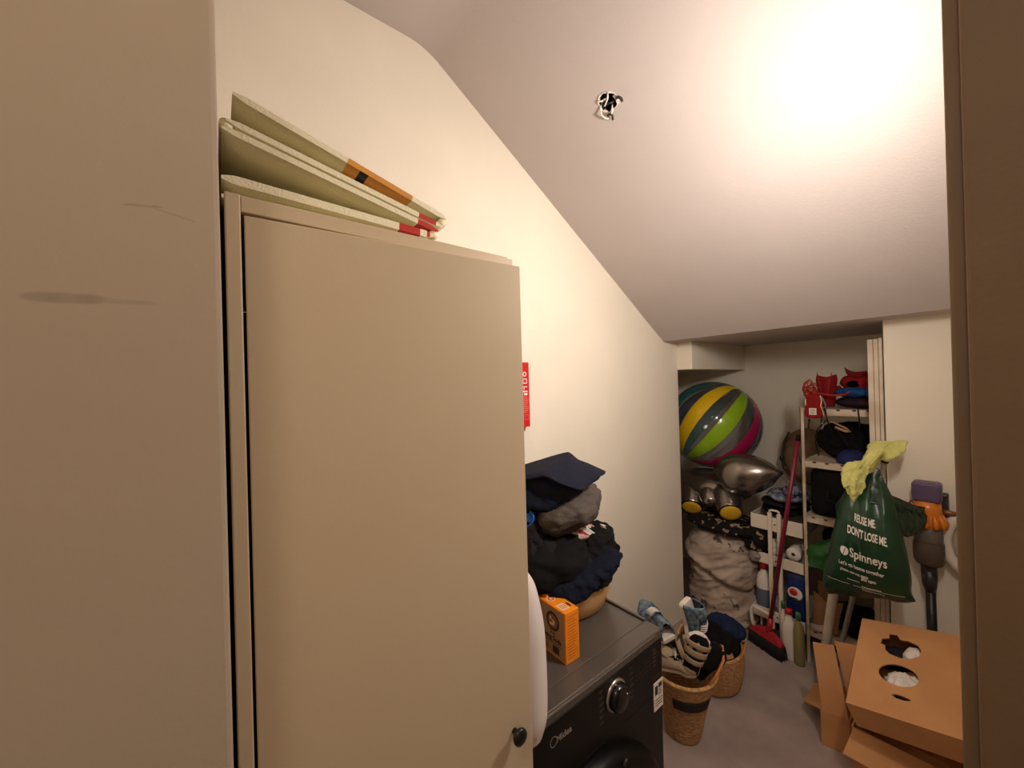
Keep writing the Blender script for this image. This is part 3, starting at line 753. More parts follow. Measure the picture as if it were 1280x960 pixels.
def mid_shelves():
    G = 'dark things on the middle shelves'
    z = LEV[3]+.0165
    t = thing('black_backpack', 'black backpack with a tan strap on the second shelf from the rack top', 'backpack', (.77,2.6,z), group=G)
    rag('pack_body', (.765,2.62,z+.095), (.135,.10,.095), m_blk, t, seed=81, amp=.018, freq=12, flat=z+.001)
    MB().tube([(.690,2.50,z+.215),(.73,2.485,z+.200),(.775,2.485,z+.175),(.790,2.49,z+.160),(.770,2.49,z+.160),(.73,2.49,z+.178)], .007, 8, flat=.6).build('tan_strap', mat('strap_tan',(176,140,92),.7), t)
    MB().tube([(.690,2.51,z+.21),(.655,2.50,z+.16),(.645,2.50,z+.09),(.655,2.51,z+.02)], .006, 8, flat=.5).build('strap', m_blk2, t)
    MB().tube([(.73,2.50,z+.17),(.76,2.49,z+.12),(.79,2.49,z+.06)], .006, 8, flat=.5).build('strap', m_blk2, t)
    for k in range(5): MB().ball((.676+.004*k%.01,2.49,z+.165+.009*k),(.0045,.003,.004),8,6).build('buckle', mat('buckle_silver',(190,180,170),.25,.9), t)
    sol(rag('grey_pouch', (.935,2.55,z+.10), (.05,.06,.09), m_blk2, seed=83, amp=.016, freq=14, flat=z+.001), 'dark grey soft pouch on the second shelf, right beside the white boards', 'pouch', G)
    t = thing('peaked_hat', 'navy blue peaked cap lying at the front of the second shelf above the green bag', 'hat', (.785,2.50,z), group=G)
    m_cap = cloth('cap_navy', (40,46,92), .8, var=.2)
    MB().grid(lambda u,v: Vector((.790+math.cos(2*PI*u)*.062*math.sin(PI/2*(.02+.98*v)), 2.515+math.sin(2*PI*u)*.070*math.sin(PI/2*(.02+.98*v)), z+.006+.062*math.cos(PI/2*v))), 36, 12, cu=True).build('crown', m_cap, t, solid=.003)
    MB().grid(lambda u,v: Vector((.790+math.cos(PI+PI*u)*(.060+.0*v), 2.513-abs(math.sin(PI*u))*(.055+.032*v), z+.008-.004*v+.006*math.sin(PI*u))), 24, 6).build('brim', m_cap, t, solid=.003)
    z = LEV[2]+.0165
    t = thing('black_storage_bag', 'big black soft storage bag filling the third shelf of the rack', 'bag', (.8,2.6,z), group=G)
    MB().box((.625,2.455,z+.0005),(1.10,2.74,z+.245)).build('bag_body', m_blk, t, bevel=.03, seg=4)
    MB().tube([(.70,2.452,z+.14),(.70,2.445,z+.10),(.76,2.440,z+.07),(.82,2.445,z+.10),(.82,2.452,z+.14)], .008, 8, flat=.5).build('handle', m_blk2, t)
    z = LEV[1]+.0165
    sol(rag('black_filler', (.80,2.62,z+.085), (.16,.10,.08), m_blk, seed=85, amp=.02, freq=12, flat=z+.001), 'black filler added to darken the fourth shelf behind the crumpled bright green bag', 'bundle', G)  # filler blob, added because the rack is dark behind
    mg = mat('green_plastic', (40,106,46), .35, var=.35, vscale=12, bump=.3, bscale=40, spec=.5)
    t = thing('crumpled_green_bag', 'crumpled brighter green plastic bag on the fourth shelf, behind the lettered green bag', 'bag', (.67,2.46,z))
    def fn(u,v):
        P = sheet_fn([[(.612,2.44,z+.005),(.66,2.412,z+.002),(.74,2.405,z+.0),(.80,2.42,z+.004)],[(.606,2.43,z+.040),(.66,2.395,z+.055),(.73,2.385,z+.06),(.80,2.40,z+.06)],[(.618,2.44,z+.070),(.66,2.415,z+.095),(.72,2.405,z+.125),(.80,2.41,z+.13)],[(.65,2.49,z+.085),(.68,2.47,z+.115),(.73,2.46,z+.14),(.80,2.46,z+.145)]],.010,24,4)
        return P(u,v)
    MB().grid(fn, 40, 32).build('bag_body', mg, t, solid=.002)
    MB().grid(sheet_fn([[(.62,2.425,z-.03),(.68,2.405,z-.02),(.74,2.40,z-.028)],[(.612,2.43,z+.01),(.67,2.40,z+.02),(.75,2.395,z+.012)]],.006,24,9),24,12).build('bag_corner', mg, t, solid=.002)
    # bottom: paper and cardboard
    z = LEV[0]+.0165
    G2 = 'paper bags and scraps on the lowest shelf'
    mk = mat('kraft', (164,122,84), .8, var=.15, bump=.1); mw = mat('paper_white', (216,204,190), .7, var=.08)
    t = thing('kraft_bag', 'open brown paper bag with a white paper inside on the lowest shelf of the rack', 'paper bag', (.68,2.5,z), group=G2)
    mb = MB(); mb.grid(sheet_fn([[(.622,2.455,z+.03),(.66,2.445,z+.0),(.72,2.46,z+.01)],[(.628,2.455,z+.12),(.675,2.44,z+.10),(.735,2.455,z+.11)],[(.63,2.455,z+.200),(.69,2.435,z+.175),(.75,2.45,z+.19)]],.005,20,3),20,20)
    mb.build('bag_front', mk, t, solid=.002)
    mb = MB(); mb.grid(sheet_fn([[(.62,2.56,z+.02),(.70,2.55,z+.02)],[(.625,2.55,z+.22),(.71,2.54,z+.235)]],.006,20,4),14,14); mb.build('bag_back', mk, t, solid=.002)
    mb = MB(); mb.grid(sheet_fn([[(.615,2.445,z+.0),(.66,2.430,z+.01),(.70,2.425,z+.05)],[(.612,2.44,z+.03),(.66,2.425,z+.045),(.72,2.42,z+.09)]],.004,20,4),14,10); mb.build('white_sheet', mw, t, solid=.001)
    sol(rag('dark_filler', (.80,2.56,z+.07), (.12,.09,.068), m_blk, seed=89, amp=.02, freq=12, flat=z+.001), 'dark filler added on the lowest shelf to the right of the brown paper bag', 'bundle', G2)  # filler blob, added to keep the low shelf dark
    sol(rag('dark_filler_floor', (.86,2.60,.055), (.18,.12,.05), m_blk2, seed=90, amp=.018, freq=12, flat=.001), 'charcoal filler added for the dark gap on the floor under the rack', 'bundle', G2)  # filler blob, added to keep the gap below dark
mid_shelves()

# ------------------------------------------------------------------ white boards standing beside the pillar
def make_boards():
    m = mat('board_white', (216,200,180), .55, rgb2=(196,178,156), vscale=10, bump=.25, bscale=90)
    labs = ('narrow white painted board nearest the rack, leftmost of the three beside the pillar',
            'middle one of three narrow white boards standing between rack and pillar',
            'rightmost white board of three, right against the pillar edge')
    for (x0,x1,z1),l in zip(((.8860,.9050,1.66),(.9062,.9215,1.661),(.9228,.9345,1.664)), labs):
        tag(MB().box((x0,2.318,0),(x1,2.405,z1)).build('white_board', m, bevel=.002), l, 'board', 'white boards by the pillar')
make_boards()

# ------------------------------------------------------------------ slim white trolley and its load
m_trol = mat('trolley_white', (228,214,196), .45, var=.03)
def make_trolley():
    t = thing('slim_trolley', 'slim three-tier white trolley standing left of the rack in the alcove', 'trolley', (.47,2.6,0))
    for z0,z1 in ((.635,.715),(.440,.500),(.125,.185)):
        x0,x1,y0,y1 = .342,.592,2.452,2.80
        mb = MB()
        mb.box((x0,y0,z0),(x1,y1,z0+.004)).box((x0,y0,z0+.004),(x1,y0+.004,z1)).box((x0,y1-.004,z0+.004),(x1,y1,z1))
        mb.box((x0,y0+.004,z0+.004),(x0+.004,y1-.004,z1)).box((x1-.004,y0+.004,z0+.004),(x1,y1-.004,z1))
        tr = mb.build('tray', m_trol, t, bevel=.002)
        MB().lathe([(.0045,0),(.003,.002),(.001,.0024)], 10, 0, T((.462,y0,(z0+z1)/2),(PI/2,0,0))).build('screw', mat('screw_dark',(70,56,44),.4,.6), tr)
    for x in (.431,.476):
        MB().box((x,2.438,.09),(x+.020,2.4515,.742)).build('upright', m_trol, t, bevel=.002)
        MB().box((x,2.801,.09),(x+.020,2.814,.742)).build('upright', m_trol, t, bevel=.002)
    MB().tube([(.441,2.445,.742),(.441,2.445,.752),(.450,2.445,.757),(.478,2.445,.757),(.486,2.445,.752),(.486,2.445,.742)], .006, 10).build('handle', m_trol, t)
    for x in (.37,.56):
        for y in (2.49,2.76):
            w = MB().lathe([(.004,-.009),(.026,-.009),(.030,-.005),(.030,.005),(.026,.009),(.004,.009)], 20, 0, T((x,y,.0305),(0,PI/2,0))).build('caster', m_black, t)
            MB().box((x-.004,y-.004,.055),(x+.004,y+.004,.1255)).build('caster_stem', m_trol, w)
make_trolley()
def trolley_load():
    G = 'folded cloths on the trolley'
    mfl = cloth('cloth_speckled', (150,156,176), .85, rgb2=(38,42,62), vscale=30)
    for k,(z,s_,m_,l) in enumerate(((.735,91,m_blk,'black folded cloth lying lowest in the top tray of the white trolley'),(.775,93,m_blk2,'charcoal folded cloth in the middle of the pile on the white trolley'))):
        sol(rag('folded_cloth', (.466,2.62,z), (.110,.140,.022), m_, seed=s_, amp=.011, freq=16), l, 'cloth', G)
    sol(rag('speckled_cloth', (.490,2.585,.822), (.098,.115,.026), mfl, seed=95, amp=.011, freq=18), 'white and blue speckled cloth heaped on top of the trolley pile', 'cloth', G)
    sol(rag('speckled_scarf', (.530,2.50,.872), (.030,.040,.034), mfl, seed=97, amp=.010, freq=24), 'bunched end of blue-white speckled scarf leaning against the red broom handle', 'scarf', G)
    mroll = mat('roll_white', (236,226,214), .8, var=.05)
    t = thing('paper_roll', 'white paper roll lying end-on in the middle tray of the trolley', 'roll', (.540,2.5,.474))
    Mk = T((.540,2.47,.530),(-PI/2,0,0))
    MB().lathe([(.009,0),(.033,0),(.034,.004),(.034,.105),(.033,.109),(.009,.109)], 36, 0, Mk, cap=False).build('paper', mroll, t)
    MB().lathe([(.009,.0),(.009,.109)], 20, 0, Mk, cap=False).build('core', mat('core_brown',(120,86,60),.8), t)
    sol(rag('white_cloth', (.440,2.52,.520), (.034,.045,.050), mroll, seed=99, amp=.010, freq=22, flat=.446), 'crumpled white cloth in the middle tray behind the trolley uprights', 'cloth', None)
    def bottle(name, label, x, y, z, h, r, body, capc, band=None, cat='bottle'):
        t = thing(name, label, cat, (x,y,z))
        prof = [(.001,0),(r*.95,0),(r,.006),(r,h*.62),(r*.85,h*.74),(r*.42,h*.82),(r*.42,h*.86),(.001,h*.86)]
        MB().lathe(prof, 32, 0, T((x,y,z)), cap=False).build('bottle_body', body, t)
        MB().lathe([(.001,h*.86),(r*.50,h*.86),(r*.50,h*.97),(r*.44,h),(.001,h)], 24, 0, T((x,y,z)), cap=False).build('cap', capc, t)
        if band: MB().lathe([(r*1.012,h*.16),(r*1.012,h*.50)], 32, 0, T((x,y,z)), cap=False).build('label_band', band, t)
        return t
    mwp = mat('plastic_white', (226,216,204), .35); mrc = mat('cap_red', (196,34,40), .35); mbl = mat('label_slate', (96,104,122), .5); mgc = mat('cap_green', (70,120,74), .4)
    bottle('white_bottle', 'white plastic bottle with a red cap and grey-blue label in the bottom tray', .385, 2.505, .1295, .30, .040, mwp, mrc, mbl)
    # blue refill pouch with a red and white round emblem
    t = thing('blue_refill_pouch', 'blue detergent pouch with a red and white round emblem in the bottom tray', 'pouch', (.55,2.49,.13))
    mb_ = mat('pouch_blue', (22,44,104), .35, var=.3, vscale=10)
    P = [[(.503,2.478,.131),(.545,2.462,.131),(.586,2.478,.131)],[(.503,2.470,.26),(.545,2.458,.26),(.586,2.470,.26)],[(.506,2.475,.38),(.545,2.468,.38),(.586,2.475,.38)],[(.508,2.485,.425),(.545,2.484,.425),(.586,2.485,.425)]]
    MB().grid(sheet_fn(P,.003,14,2), 20, 24).build('pouch_front', mb_, t, solid=.004)
    MB().box((.505,2.494,.131),(.585,2.53,.40)).build('pouch_back', mb_, t, bevel=.01)
    Mk = T((.548,2.4535,.325),(PI/2,0,0))
    e = MB().lathe([(.001,.0005),(.030,.0005),(.034,0),(.034,-.002)], 32, 0, Mk, cap=False).build('white_disc', mwp, t)
    MB().lathe([(.001,.0020),(.018,.0018),(.0185,.0005)], 28, 0, T((.541,2.4535,.332),(PI/2,0,0)), cap=False).build('red_disc', mrc, e)
    MB().box((.523,2.448,.296),(.560,2.4495,.304)).build('dark_bar', mat('emblem_green',(24,44,40),.5), e)
    # on the floor in front
    t = thing('white_jug', 'white plastic jug with a red cap standing on the floor at the trolley front', 'jug', (.533,2.40,0))
    x,y = .533,2.40
    def fj(u,v):
        a = 2*PI*u; q = spline([Vector(p) for p in ((.0,.028,.024),(.006,.032,.027),(.13,.032,.027),(.175,.029,.024),(.205,.018,.016),(.220,.013,.013),(.232,.013,.013))], v)
        return Vector((x+math.copysign(abs(math.cos(a))**.7,math.cos(a))*q.y, y+math.copysign(abs(math.sin(a))**.7,math.sin(a))*q.z, q.x))
    MB().grid(fj, 36, 24, cu=True).build('jug_body', mwp, t)
    MB().tube([(x+.026,y,.165),(x+.040,y,.160),(x+.042,y,.120),(x+.030,y,.085)], .006, 8).build('jug_handle', mwp, t)
    MB().lathe([(.001,.232),(.017,.232),(.017,.254),(.015,.258),(.001,.258)], 24, 0, T((x,y,0)), cap=False).build('cap', mrc, t)
    clear = mat('bottle_clear', (190,176,120), .12, spec=.6); 
    b = clear.node_tree.nodes['Principled BSDF']; b.inputs['Transmission Weight'].default_value = .6; b.inputs['IOR'].default_value = 1.2
    bottle('clear_bottle', 'tall clear yellowish bottle with a green cap between jug and rack post', .582, 2.375, 0, .27, .024, clear, mgc)
    bottle('green_capped_bottle', 'pale bottle with a green cap right behind the white jug', .500, 2.424, 0, .275, .018, mwp, mgc)
    mb = MB(); mb.tube([(.372,2.40,.06),(.352,2.40,.12),(.350,2.40,.175),(.362,2.40,.200),(.385,2.40,.196),(.43,2.41,.180),(.462,2.41,.172)], .009, 12)
    sol(mb.build('white_hose', mwp), 'bent white tube end standing behind the broom head', 'tube')
trolley_load()

# ------------------------------------------------------------------ broom
def make_broom():
    t = thing('red_broom', 'red broom with black bristles leaning against the rack post, bristles on the floor', 'broom', (.44,2.37,0))
    mr = mat('broom_red', (176,26,40), .4, var=.1); mr2 = mat('broom_red_dark', (120,18,46), .4)
    a = Vector((.350,2.395,.0)); b = Vector((.520,2.335,.0)); d = (b-a).normalized(); nn = Vector((d.y,-d.x,0))
    lean = Vector((.015,.03,1)).normalized()
    def q(s,h,o): return a + d*(s*(b-a).length) + lean*h + nn*o
    mb = MB(); N = 12
    def fn(u,v):
        s = u; w = .013*(1+.35*(1-v))
        return None
    # head block: arched bar
    vs = []; fs = []
    for i in range(N+1):
        s = i/N; h1 = .080 + .040*math.sin(PI*s)**.8; w = .020
        vs += [q(s,.068,-w), q(s,.068,w), q(s,h1,w*.6), q(s,h1,-w*.6)]
    for i in range(N):
        for k in range(4): fs.append((4*i+k,4*i+(k+1)%4,4*i+4+(k+1)%4,4*i+4+k))
    fs += [(0,1,2,3),(4*N+3,4*N+2,4*N+1,4*N)]
    mb.add(vs, fs, 0, False)
    mb.build('broom_head', mr, t, bevel=.004)
    mb = MB(); rnd = random.Random(6)
    for i in range(46):
        for k in (-1,0,1):
            s = (i+rnd.uniform(-.3,.3))/45; s = min(max(s,0),1)
            p0 = q(s,.072,k*.013); p1 = q(s*1.06-.03,.002,k*.020+rnd.uniform(-.004,.004)); p1.z = .0012
            mb.tube([p0,(p0+p1)/2+Vector((rnd.uniform(-.002,.002),0,0)),p1], .0032, 5)
    o = mb.build('bristles', mat('bristle_black',(22,20,20),.8), t); o['kind'] = 'stuff'
    p0 = q(.56,.10,0); p1 = Vector((.592,2.408,1.165)); m_ = p0.lerp(p1,.60)
    MB().tube([p0,p0.lerp(p1,.08)], [.016,.0125], 14).build('socket', mr, t)
    MB().tube([p0.lerp(p1,.08),m_,m_.lerp(p1,.001),p1], .0105, 14).build('handle', mr2, t)
    MB().tube([p1,p1+(p1-m_).normalized()*.03], [.011,.008], 12).build('handle_end', m_blk2, t)
make_broom()

# ------------------------------------------------------------------ tan bag hanging on the alcove back wall
def make_tanbag():
    t = thing('tan_cloth_bag', 'tan drawstring cloth bag hanging on the alcove back wall behind the rack post', 'bag', (.46,3.05,.80))
    m = cloth('cloth_tan', (150,126,98), .85, var=.2, bs=200)
    rag('bag_body', (.475,3.01,.985), (.125,.065,.175), m, t, seed=101, amp=.014, freq=9)
    MB().tube([(.395,2.96,1.14),(.365,2.955,1.07),(.350,2.955,.98),(.362,2.955,.90),(.40,2.955,.85)], .006, 8).build('drawcord', mat('cord_brown',(96,72,50),.8), t)
    MB().tube([(.46,2.965,1.15),(.445,2.94,1.06),(.455,2.94,.97),(.48,2.945,.88)], .005, 8).build('drawcord', mat('cord_brown',(96,72,50),.8), t)
    MB().ball((.352,2.95,.965),(.012,.010,.018),12,8).build('cord_lock', mat('lock_dark',(50,42,36),.5), t)
    MB().tube([(.475,3.05,1.13),(.475,3.07,1.20),(.475,3.085,1.215)], .005, 8).build('hanging_loop', m, t)
    MB().tube([(.475,3.0995,1.21),(.475,3.075,1.21),(.475,3.072,1.222)], .004, 8).build('wall_hook', m_black, t)
make_tanbag()
#PART4
# ------------------------------------------------------------------ big laundry bag, floral cloth, foil balloon, beach ball
def make_bigbag():
    m = mat('bag_grey', (190,172,156), .6, rgb2=(160,140,126), vscale=6, bump=.3, bscale=30)
    nt = m.node_tree; N = nt.nodes; L = nt.links; b = N['Principled BSDF']; base = b.inputs['Base Color'].links[0].from_socket
    tc = N.new('ShaderNodeTexCoord'); w = N.new('ShaderNodeTexNoise'); w.inputs['Scale'].default_value = 13; w.inputs['Detail'].default_value = 5; w.inputs['Roughness'].default_value = .6
    L.new(tc.outputs['Object'], w.inputs['Vector'])
    r = N.new('ShaderNodeValToRGB'); e = r.color_ramp.elements; e[0].position = .62; e[0].color = (0,0,0,1); e[1].position = .66; e[1].color = (1,1,1,1)
    L.new(w.outputs[0], r.inputs[0])
    mx = N.new('ShaderNodeMixRGB'); mx.inputs[2].default_value = (*s2l((70,58,50)),1)
    L.new(r.outputs[0], mx.inputs[0]); L.new(base, mx.inputs[1]); L.new(mx.outputs[0], b.inputs['Base Color'])
    prof = [(.0,.02),(.002,.15),(.012,.178),(.06,.192),(.16,.198),(.24,.190),(.30,.198),(.38,.205),(.46,.190),(.51,.160),(.540,.11),(.548,.02)]
    P = [Vector((p[0],p[1],0)) for p in prof]
    cx, cy = .138, 2.535
    def fn(u,v):
        q = spline(P, v); a = 2*PI*u; r_ = q.y; z = q.x
        p = Vector((math.cos(a)*r_*.93, math.sin(a)*r_*.86, z))
        if r_ > .1 and z > .004:
            k = ridge(Vector((p.x*1.1+p.z*.8, p.y*1.1, p.z*3.6-p.x*1.5))+Vector((3,1,7)), 6.5, 3)*.026 + fbm(p+Vector((9,2,1)),5,2)*.022
            # deep slack fold across the front, tilted down to the right
            f = z - (.30 - .10*(p.x/.2)); k -= .030*math.exp(-(f/.018)**2)*max(0,-math.sin(a)+.3)
            k += .016*math.exp(-((f-.045)/.03)**2)*max(0,-math.sin(a)+.3)
            d = Vector((p.x,p.y,0)).normalized(); p += d*k
        return p + Vector((cx, cy, .001))
    t = thing('laundry_sack', 'large slumped pale grey sack with dark scribbled print on the alcove floor', 'sack', (cx,cy,0))
    MB().grid(fn, 120, 90, cu=True).build('sack_body', m, t)
    mh = mat('tab_dark', (64,50,44), .8, rgb2=(130,110,96), vscale=60)
    MB().grid(sheet_fn([[(.085,2.352,.145),(.125,2.346,.140)],[(.083,2.352,.105),(.123,2.346,.100)]],.001,20,2),12,10).build('print_patch', mh, t, solid=.002)
make_bigbag()
m_floral = cloth('cloth_floral', (30,26,26), .9, rgb2=(26,22,24), vscale=40)
def floral():
    nt = m_floral.node_tree; N = nt.nodes; L = nt.links; b = N['Principled BSDF']
    tc = N.new('ShaderNodeTexCoord'); v = N.new('ShaderNodeTexNoise'); v.inputs['Scale'].default_value = 26; v.inputs['Detail'].default_value = 2
    L.new(tc.outputs['Object'], v.inputs['Vector'])
    r = N.new('ShaderNodeValToRGB'); e = r.color_ramp.elements
    e[0].position = .0; e[0].color = (*s2l((26,23,23)),1); e[1].position = .60; e[1].color = (*s2l((30,26,25)),1)
    x = e.new(.63); x.color = (*s2l((168,150,120)),1); x = e.new(.70); x.color = (*s2l((96,76,90)),1)
    L.new(v.outputs[0], r.inputs[0]); L.new(r.outputs[0], b.inputs['Base Color'])
    o = rag('floral_bundle', (.165,2.530,.590), (.215,.165,.036), m_floral, seed=111, amp=.022, freq=11)
    tag(o, 'dark floral-print cloth bundle lying on the grey sack under the silver balloon', 'cloth')
    o = rag('floral_dress', (.365,2.52,.560), (.058,.085,.085), m_floral, seed=113, amp=.02, freq=13)
    tag(o, 'end of dark floral cloth slumped to the right of the sack, against the white trolley', 'cloth')
    o = rag('clear_wrap', (.358,2.455,.470), (.026,.022,.034), mat('wrap_grey',(150,140,132),.3,var=.3,vscale=40,spec=.6), seed=114, amp=.008, freq=30)
    tag(o, 'small crumpled grey plastic wrap hanging at the sack top beside the trolley', 'wrapper')
floral()
m_foil = mat('foil_silver', (150,142,134), .24, .92, bump=.06, bscale=24)
m_pad = mat('pad_yellow', (226,176,44), .5, var=.08)
def make_balloon():
    t = thing('silver_foil_balloon', 'inflated dark silver foil animal balloon with yellow feet lying under the beach ball', 'balloon', (.06,2.62,.66))
    def seam(d): return -.012*math.exp(-(d.y/.06)**2)
    mb = MB(); mb.ball((.03,2.64,.785),(.255,.175,.105),56,32, disp=seam); mb.build('body', m_foil, t)
    def limb(name, a, b, rs, pad=None):
        a = Vector(a); b = Vector(b); n = 14; pts = [a.lerp(b,i/(n-1)) for i in range(n)]
        R = [Vector((r,0,0)) for r in rs]
        o = MB().tube(pts, [spline(R,i/(n-1)).x for i in range(n)], 28).build(name, m_foil, t)
        if pad:
            d = (b-a).normalized(); Mq = Matrix.Translation(b) @ d.to_track_quat('Z','Y').to_matrix().to_4x4()
            MB().lathe([(.001,.012),(pad*.6,.011),(pad*.92,.006),(pad,.0)], 32, 0, Mq, cap=False).build('foot_pad', m_pad, o)
            MB().lathe([(pad,.002),(pad+.006,.004),(pad+.008,-.004)], 32, 0, Mq, cap=False).build('foot_seam', mat('seam_dark',(40,36,34),.4,.6), o)
    limb('leg', (.120,2.62,.800), (.236,2.440,.688), (.070,.090,.092,.078,.060), .058)
    limb('leg', (-.08,2.62,.790), (-.004,2.440,.664), (.070,.088,.090,.078,.060), .058)
    limb('leg', (.05,2.58,.800), (.112,2.450,.708), (.050,.066,.070,.062,.046))
    limb('fin', (.13,2.545,.885), (.487,2.520,.960), (.070,.118,.126,.110,.072,.008))
make_balloon()
def make_ball():
    c = Vector((.010,2.735,1.185)); R = .298
    t = thing('beach_ball', 'large clear beach ball with yellow, green, pink and teal stripes resting on the silver balloon', 'ball', tuple(c))
    def plastic(name, rgb, clear):
        m = bpy.data.materials.new(name); m.use_nodes = True; nt = m.node_tree; N = nt.nodes; L = nt.links
        p = N['Principled BSDF']; p.inputs['Base Color'].default_value = (*s2l(rgb),1); p.inputs['Roughness'].default_value = .16
        nz = N.new('ShaderNodeTexNoise'); nz.inputs['Scale'].default_value = 9; bp = N.new('ShaderNodeBump'); bp.inputs['Strength'].default_value = .15; bp.inputs['Distance'].default_value = .01
        L.new(nz.outputs[0], bp.inputs['Height']); L.new(bp.outputs[0], p.inputs['Normal'])
        if clear:
            tr = N.new('ShaderNodeBsdfTransparent'); tr.inputs[0].default_value = (.86,.85,.84,1)
            gl = N.new('ShaderNodeBsdfGlossy'); gl.inputs['Roughness'].default_value = .08; gl.inputs[0].default_value = (.9,.9,.9,1)
            L.new(bp.outputs[0], gl.inputs['Normal'])
            df = N.new('ShaderNodeBsdfDiffuse'); df.inputs[0].default_value = (*s2l((170,164,160)),1)
            lw = N.new('ShaderNodeLayerWeight'); lw.inputs[0].default_value = .25
            m1 = N.new('ShaderNodeMixShader'); L.new(lw.outputs['Fresnel'], m1.inputs[0]); L.new(tr.outputs[0], m1.inputs[1]); L.new(gl.outputs[0], m1.inputs[2])
            m2 = N.new('ShaderNodeMixShader'); m2.inputs[0].default_value = .10; L.new(m1.outputs[0], m2.inputs[1]); L.new(df.outputs[0], m2.inputs[2])
            L.new(m2.outputs[0], N['Material Output'].inputs[0])
        else:
            p.inputs['Alpha'].default_value = .95
        return m
    mc = plastic('ball_clear', (200,196,190), True)
    cols = [plastic('ball_pink',(176,26,84),False), plastic('ball_green',(140,178,30),False), plastic('ball_yellow',(226,184,20),False), plastic('ball_teal',(40,110,110),False), plastic('ball_white',(190,188,184),False), plastic('ball_blue',(50,70,130),False)]
    axis = (BALL_AXIS).normalized()
    z = axis; x = z.orthogonal().normalized(); y = z.cross(x)
    Q = Matrix((x,y,z)).transposed()
    # zero longitude faces up and towards the room, so stripes run yellow, green, pink from the top down
    front = Vector((.75,-1,.55)); f = Q.transposed() @ front; a0 = math.atan2(f.y, f.x)
    n = 20
    for k in range(n):
        off = BALL_SPIN + a0 - k*2*PI/n
        def fn(u,v):
            th = PI*(.02+.96*v); a = off + (u-.5)*2*PI/n
            s = 1 - .006*(abs(u-.5)*2)**6
            return c + Q @ Vector((math.sin(th)*math.cos(a), math.sin(th)*math.sin(a), math.cos(th)))*R*s
        MB().grid(fn, 7, 30).build('panel', cols[(k//2) % 6 if k < 12 else 3+(k//2) % 3] if k % 2 == 0 else mc, t)
    for s_ in (-1,1):
        Mq = Matrix.Translation(c+axis*R*s_*.992) @ (axis*s_).to_track_quat('Z','Y').to_matrix().to_4x4()
        MB().lathe([(.024,-.004),(.022,.001),(.001,.002)], 24, 0, Mq, cap=False).build('end_cap', cols[4], t)
BALL_AXIS = Vector((.52,.46,.84)); BALL_SPIN = 0.87
make_ball()

# ------------------------------------------------------------------ woven baskets with shoes
m_jute = mat('jute', (190,146,98), .9, rgb2=(150,108,70), vscale=60, bump=.9, bscale=110, stretch=(1,1,3))
m_jute_rim = mat('jute_rim', (214,170,110), .9, rgb2=(176,128,78), vscale=80, bump=.7, bscale=140)
m_leath = mat('handle_orange', (206,128,70), .6, var=.15)
def make_basket(name, label, c, prof, wob, handles, band=None):
    t = thing(name, label, 'basket', (c[0],c[1],0))
    n = 56; rings = 34
    P = [Vector(p) for p in prof]   # (radius, z, 0)
    def rz(v, a):
        q = spline(P, v); return q.x*(1+wob*math.cos(2*a+.6)*v), q.y
    def fn(u,v):
        a = 2*PI*u; r, z = rz(v, a); r += .0022*abs(math.sin(v*rings*PI*.5*2))
        return Vector((c[0]+math.cos(a)*r, c[1]+math.sin(a)*r, z + wob*.25*math.sin(a+wob)*v))
    MB().grid(fn, n, rings*4+1, cu=True).build('basket_wall', m_jute, t, solid=.006)
    MB().lathe([(.001,.002),(prof[0][0],.002),(prof[0][0],.007),(.001,.007)], 40, 0, T((c[0],c[1],0)), cap=False).build('basket_base', m_jute, t)
    rim = [fn(i/48,1)+Vector((0,0,.003)) for i in range(48)]
    mb = MB(); mb.tube(rim, .0075, 8, closed=True)
    mb.build('rim', m_jute_rim, t)
    for hp in handles: MB().tube(hp, .007, 10, flat=.6).build('handle', m_leath, t)
    if band:
        a0,a1,v0,v1,m_ = band
        MB().grid(lambda u,v: (lambda p: c3 + (p-c3)*1.0 + Vector((math.cos(2*PI*(a0+(a1-a0)*u)),math.sin(2*PI*(a0+(a1-a0)*u)),0))*.006)(fn(a0+(a1-a0)*u, v0+(v1-v0)*v)) , 24, 8).build('dark_band', m_, t, solid=.002)
    return t
c3 = Vector((0,0,0))
make_basket('shoe_basket', 'tall woven jute basket crammed with shoes at the washing machine corner', (.392,1.545), [(.062,.001,0),(.069,.02,0),(.083,.10,0),(.102,.18,0),(.121,.245,0),(.133,.290,0)], .06,
            [[(.515,1.50,.275),(.545,1.53,.335),(.555,1.57,.380),(.53,1.62,.400),(.49,1.655,.370),(.46,1.66,.30)], [(.29,1.45,.28),(.27,1.46,.34),(.275,1.50,.37),(.285,1.56,.34),(.28,1.60,.28)]],
            band=(-.22,-.02,.60,.74,mat('band_dark',(34,28,26),.9)))
make_basket('low_basket', 'low round woven jute basket with dark clothing behind the shoe basket', (.330,1.930), [(.118,.001,0),(.130,.02,0),(.142,.08,0),(.146,.13,0),(.142,.185,0)], .04,
            [[(.475,1.91,.17),(.49,1.92,.215),(.475,1.99,.225),(.44,2.03,.185)]])
rows = None
tag(rag('dark_jumper', (.345,1.925,.205), (.115,.110,.060), m_blk, seed=121, amp=.022, freq=12), 'black jumper bunched up inside the low jute basket', 'jumper', 'clothes in the low basket')
tag(rag('navy_cloth', (.375,2.010,.245), (.085,.060,.045), cloth('cloth_ink',(30,40,72),var=.3), seed=123, amp=.020, freq=14), 'dark blue cloth hanging over the back rim of the low basket', 'cloth', 'clothes in the low basket')
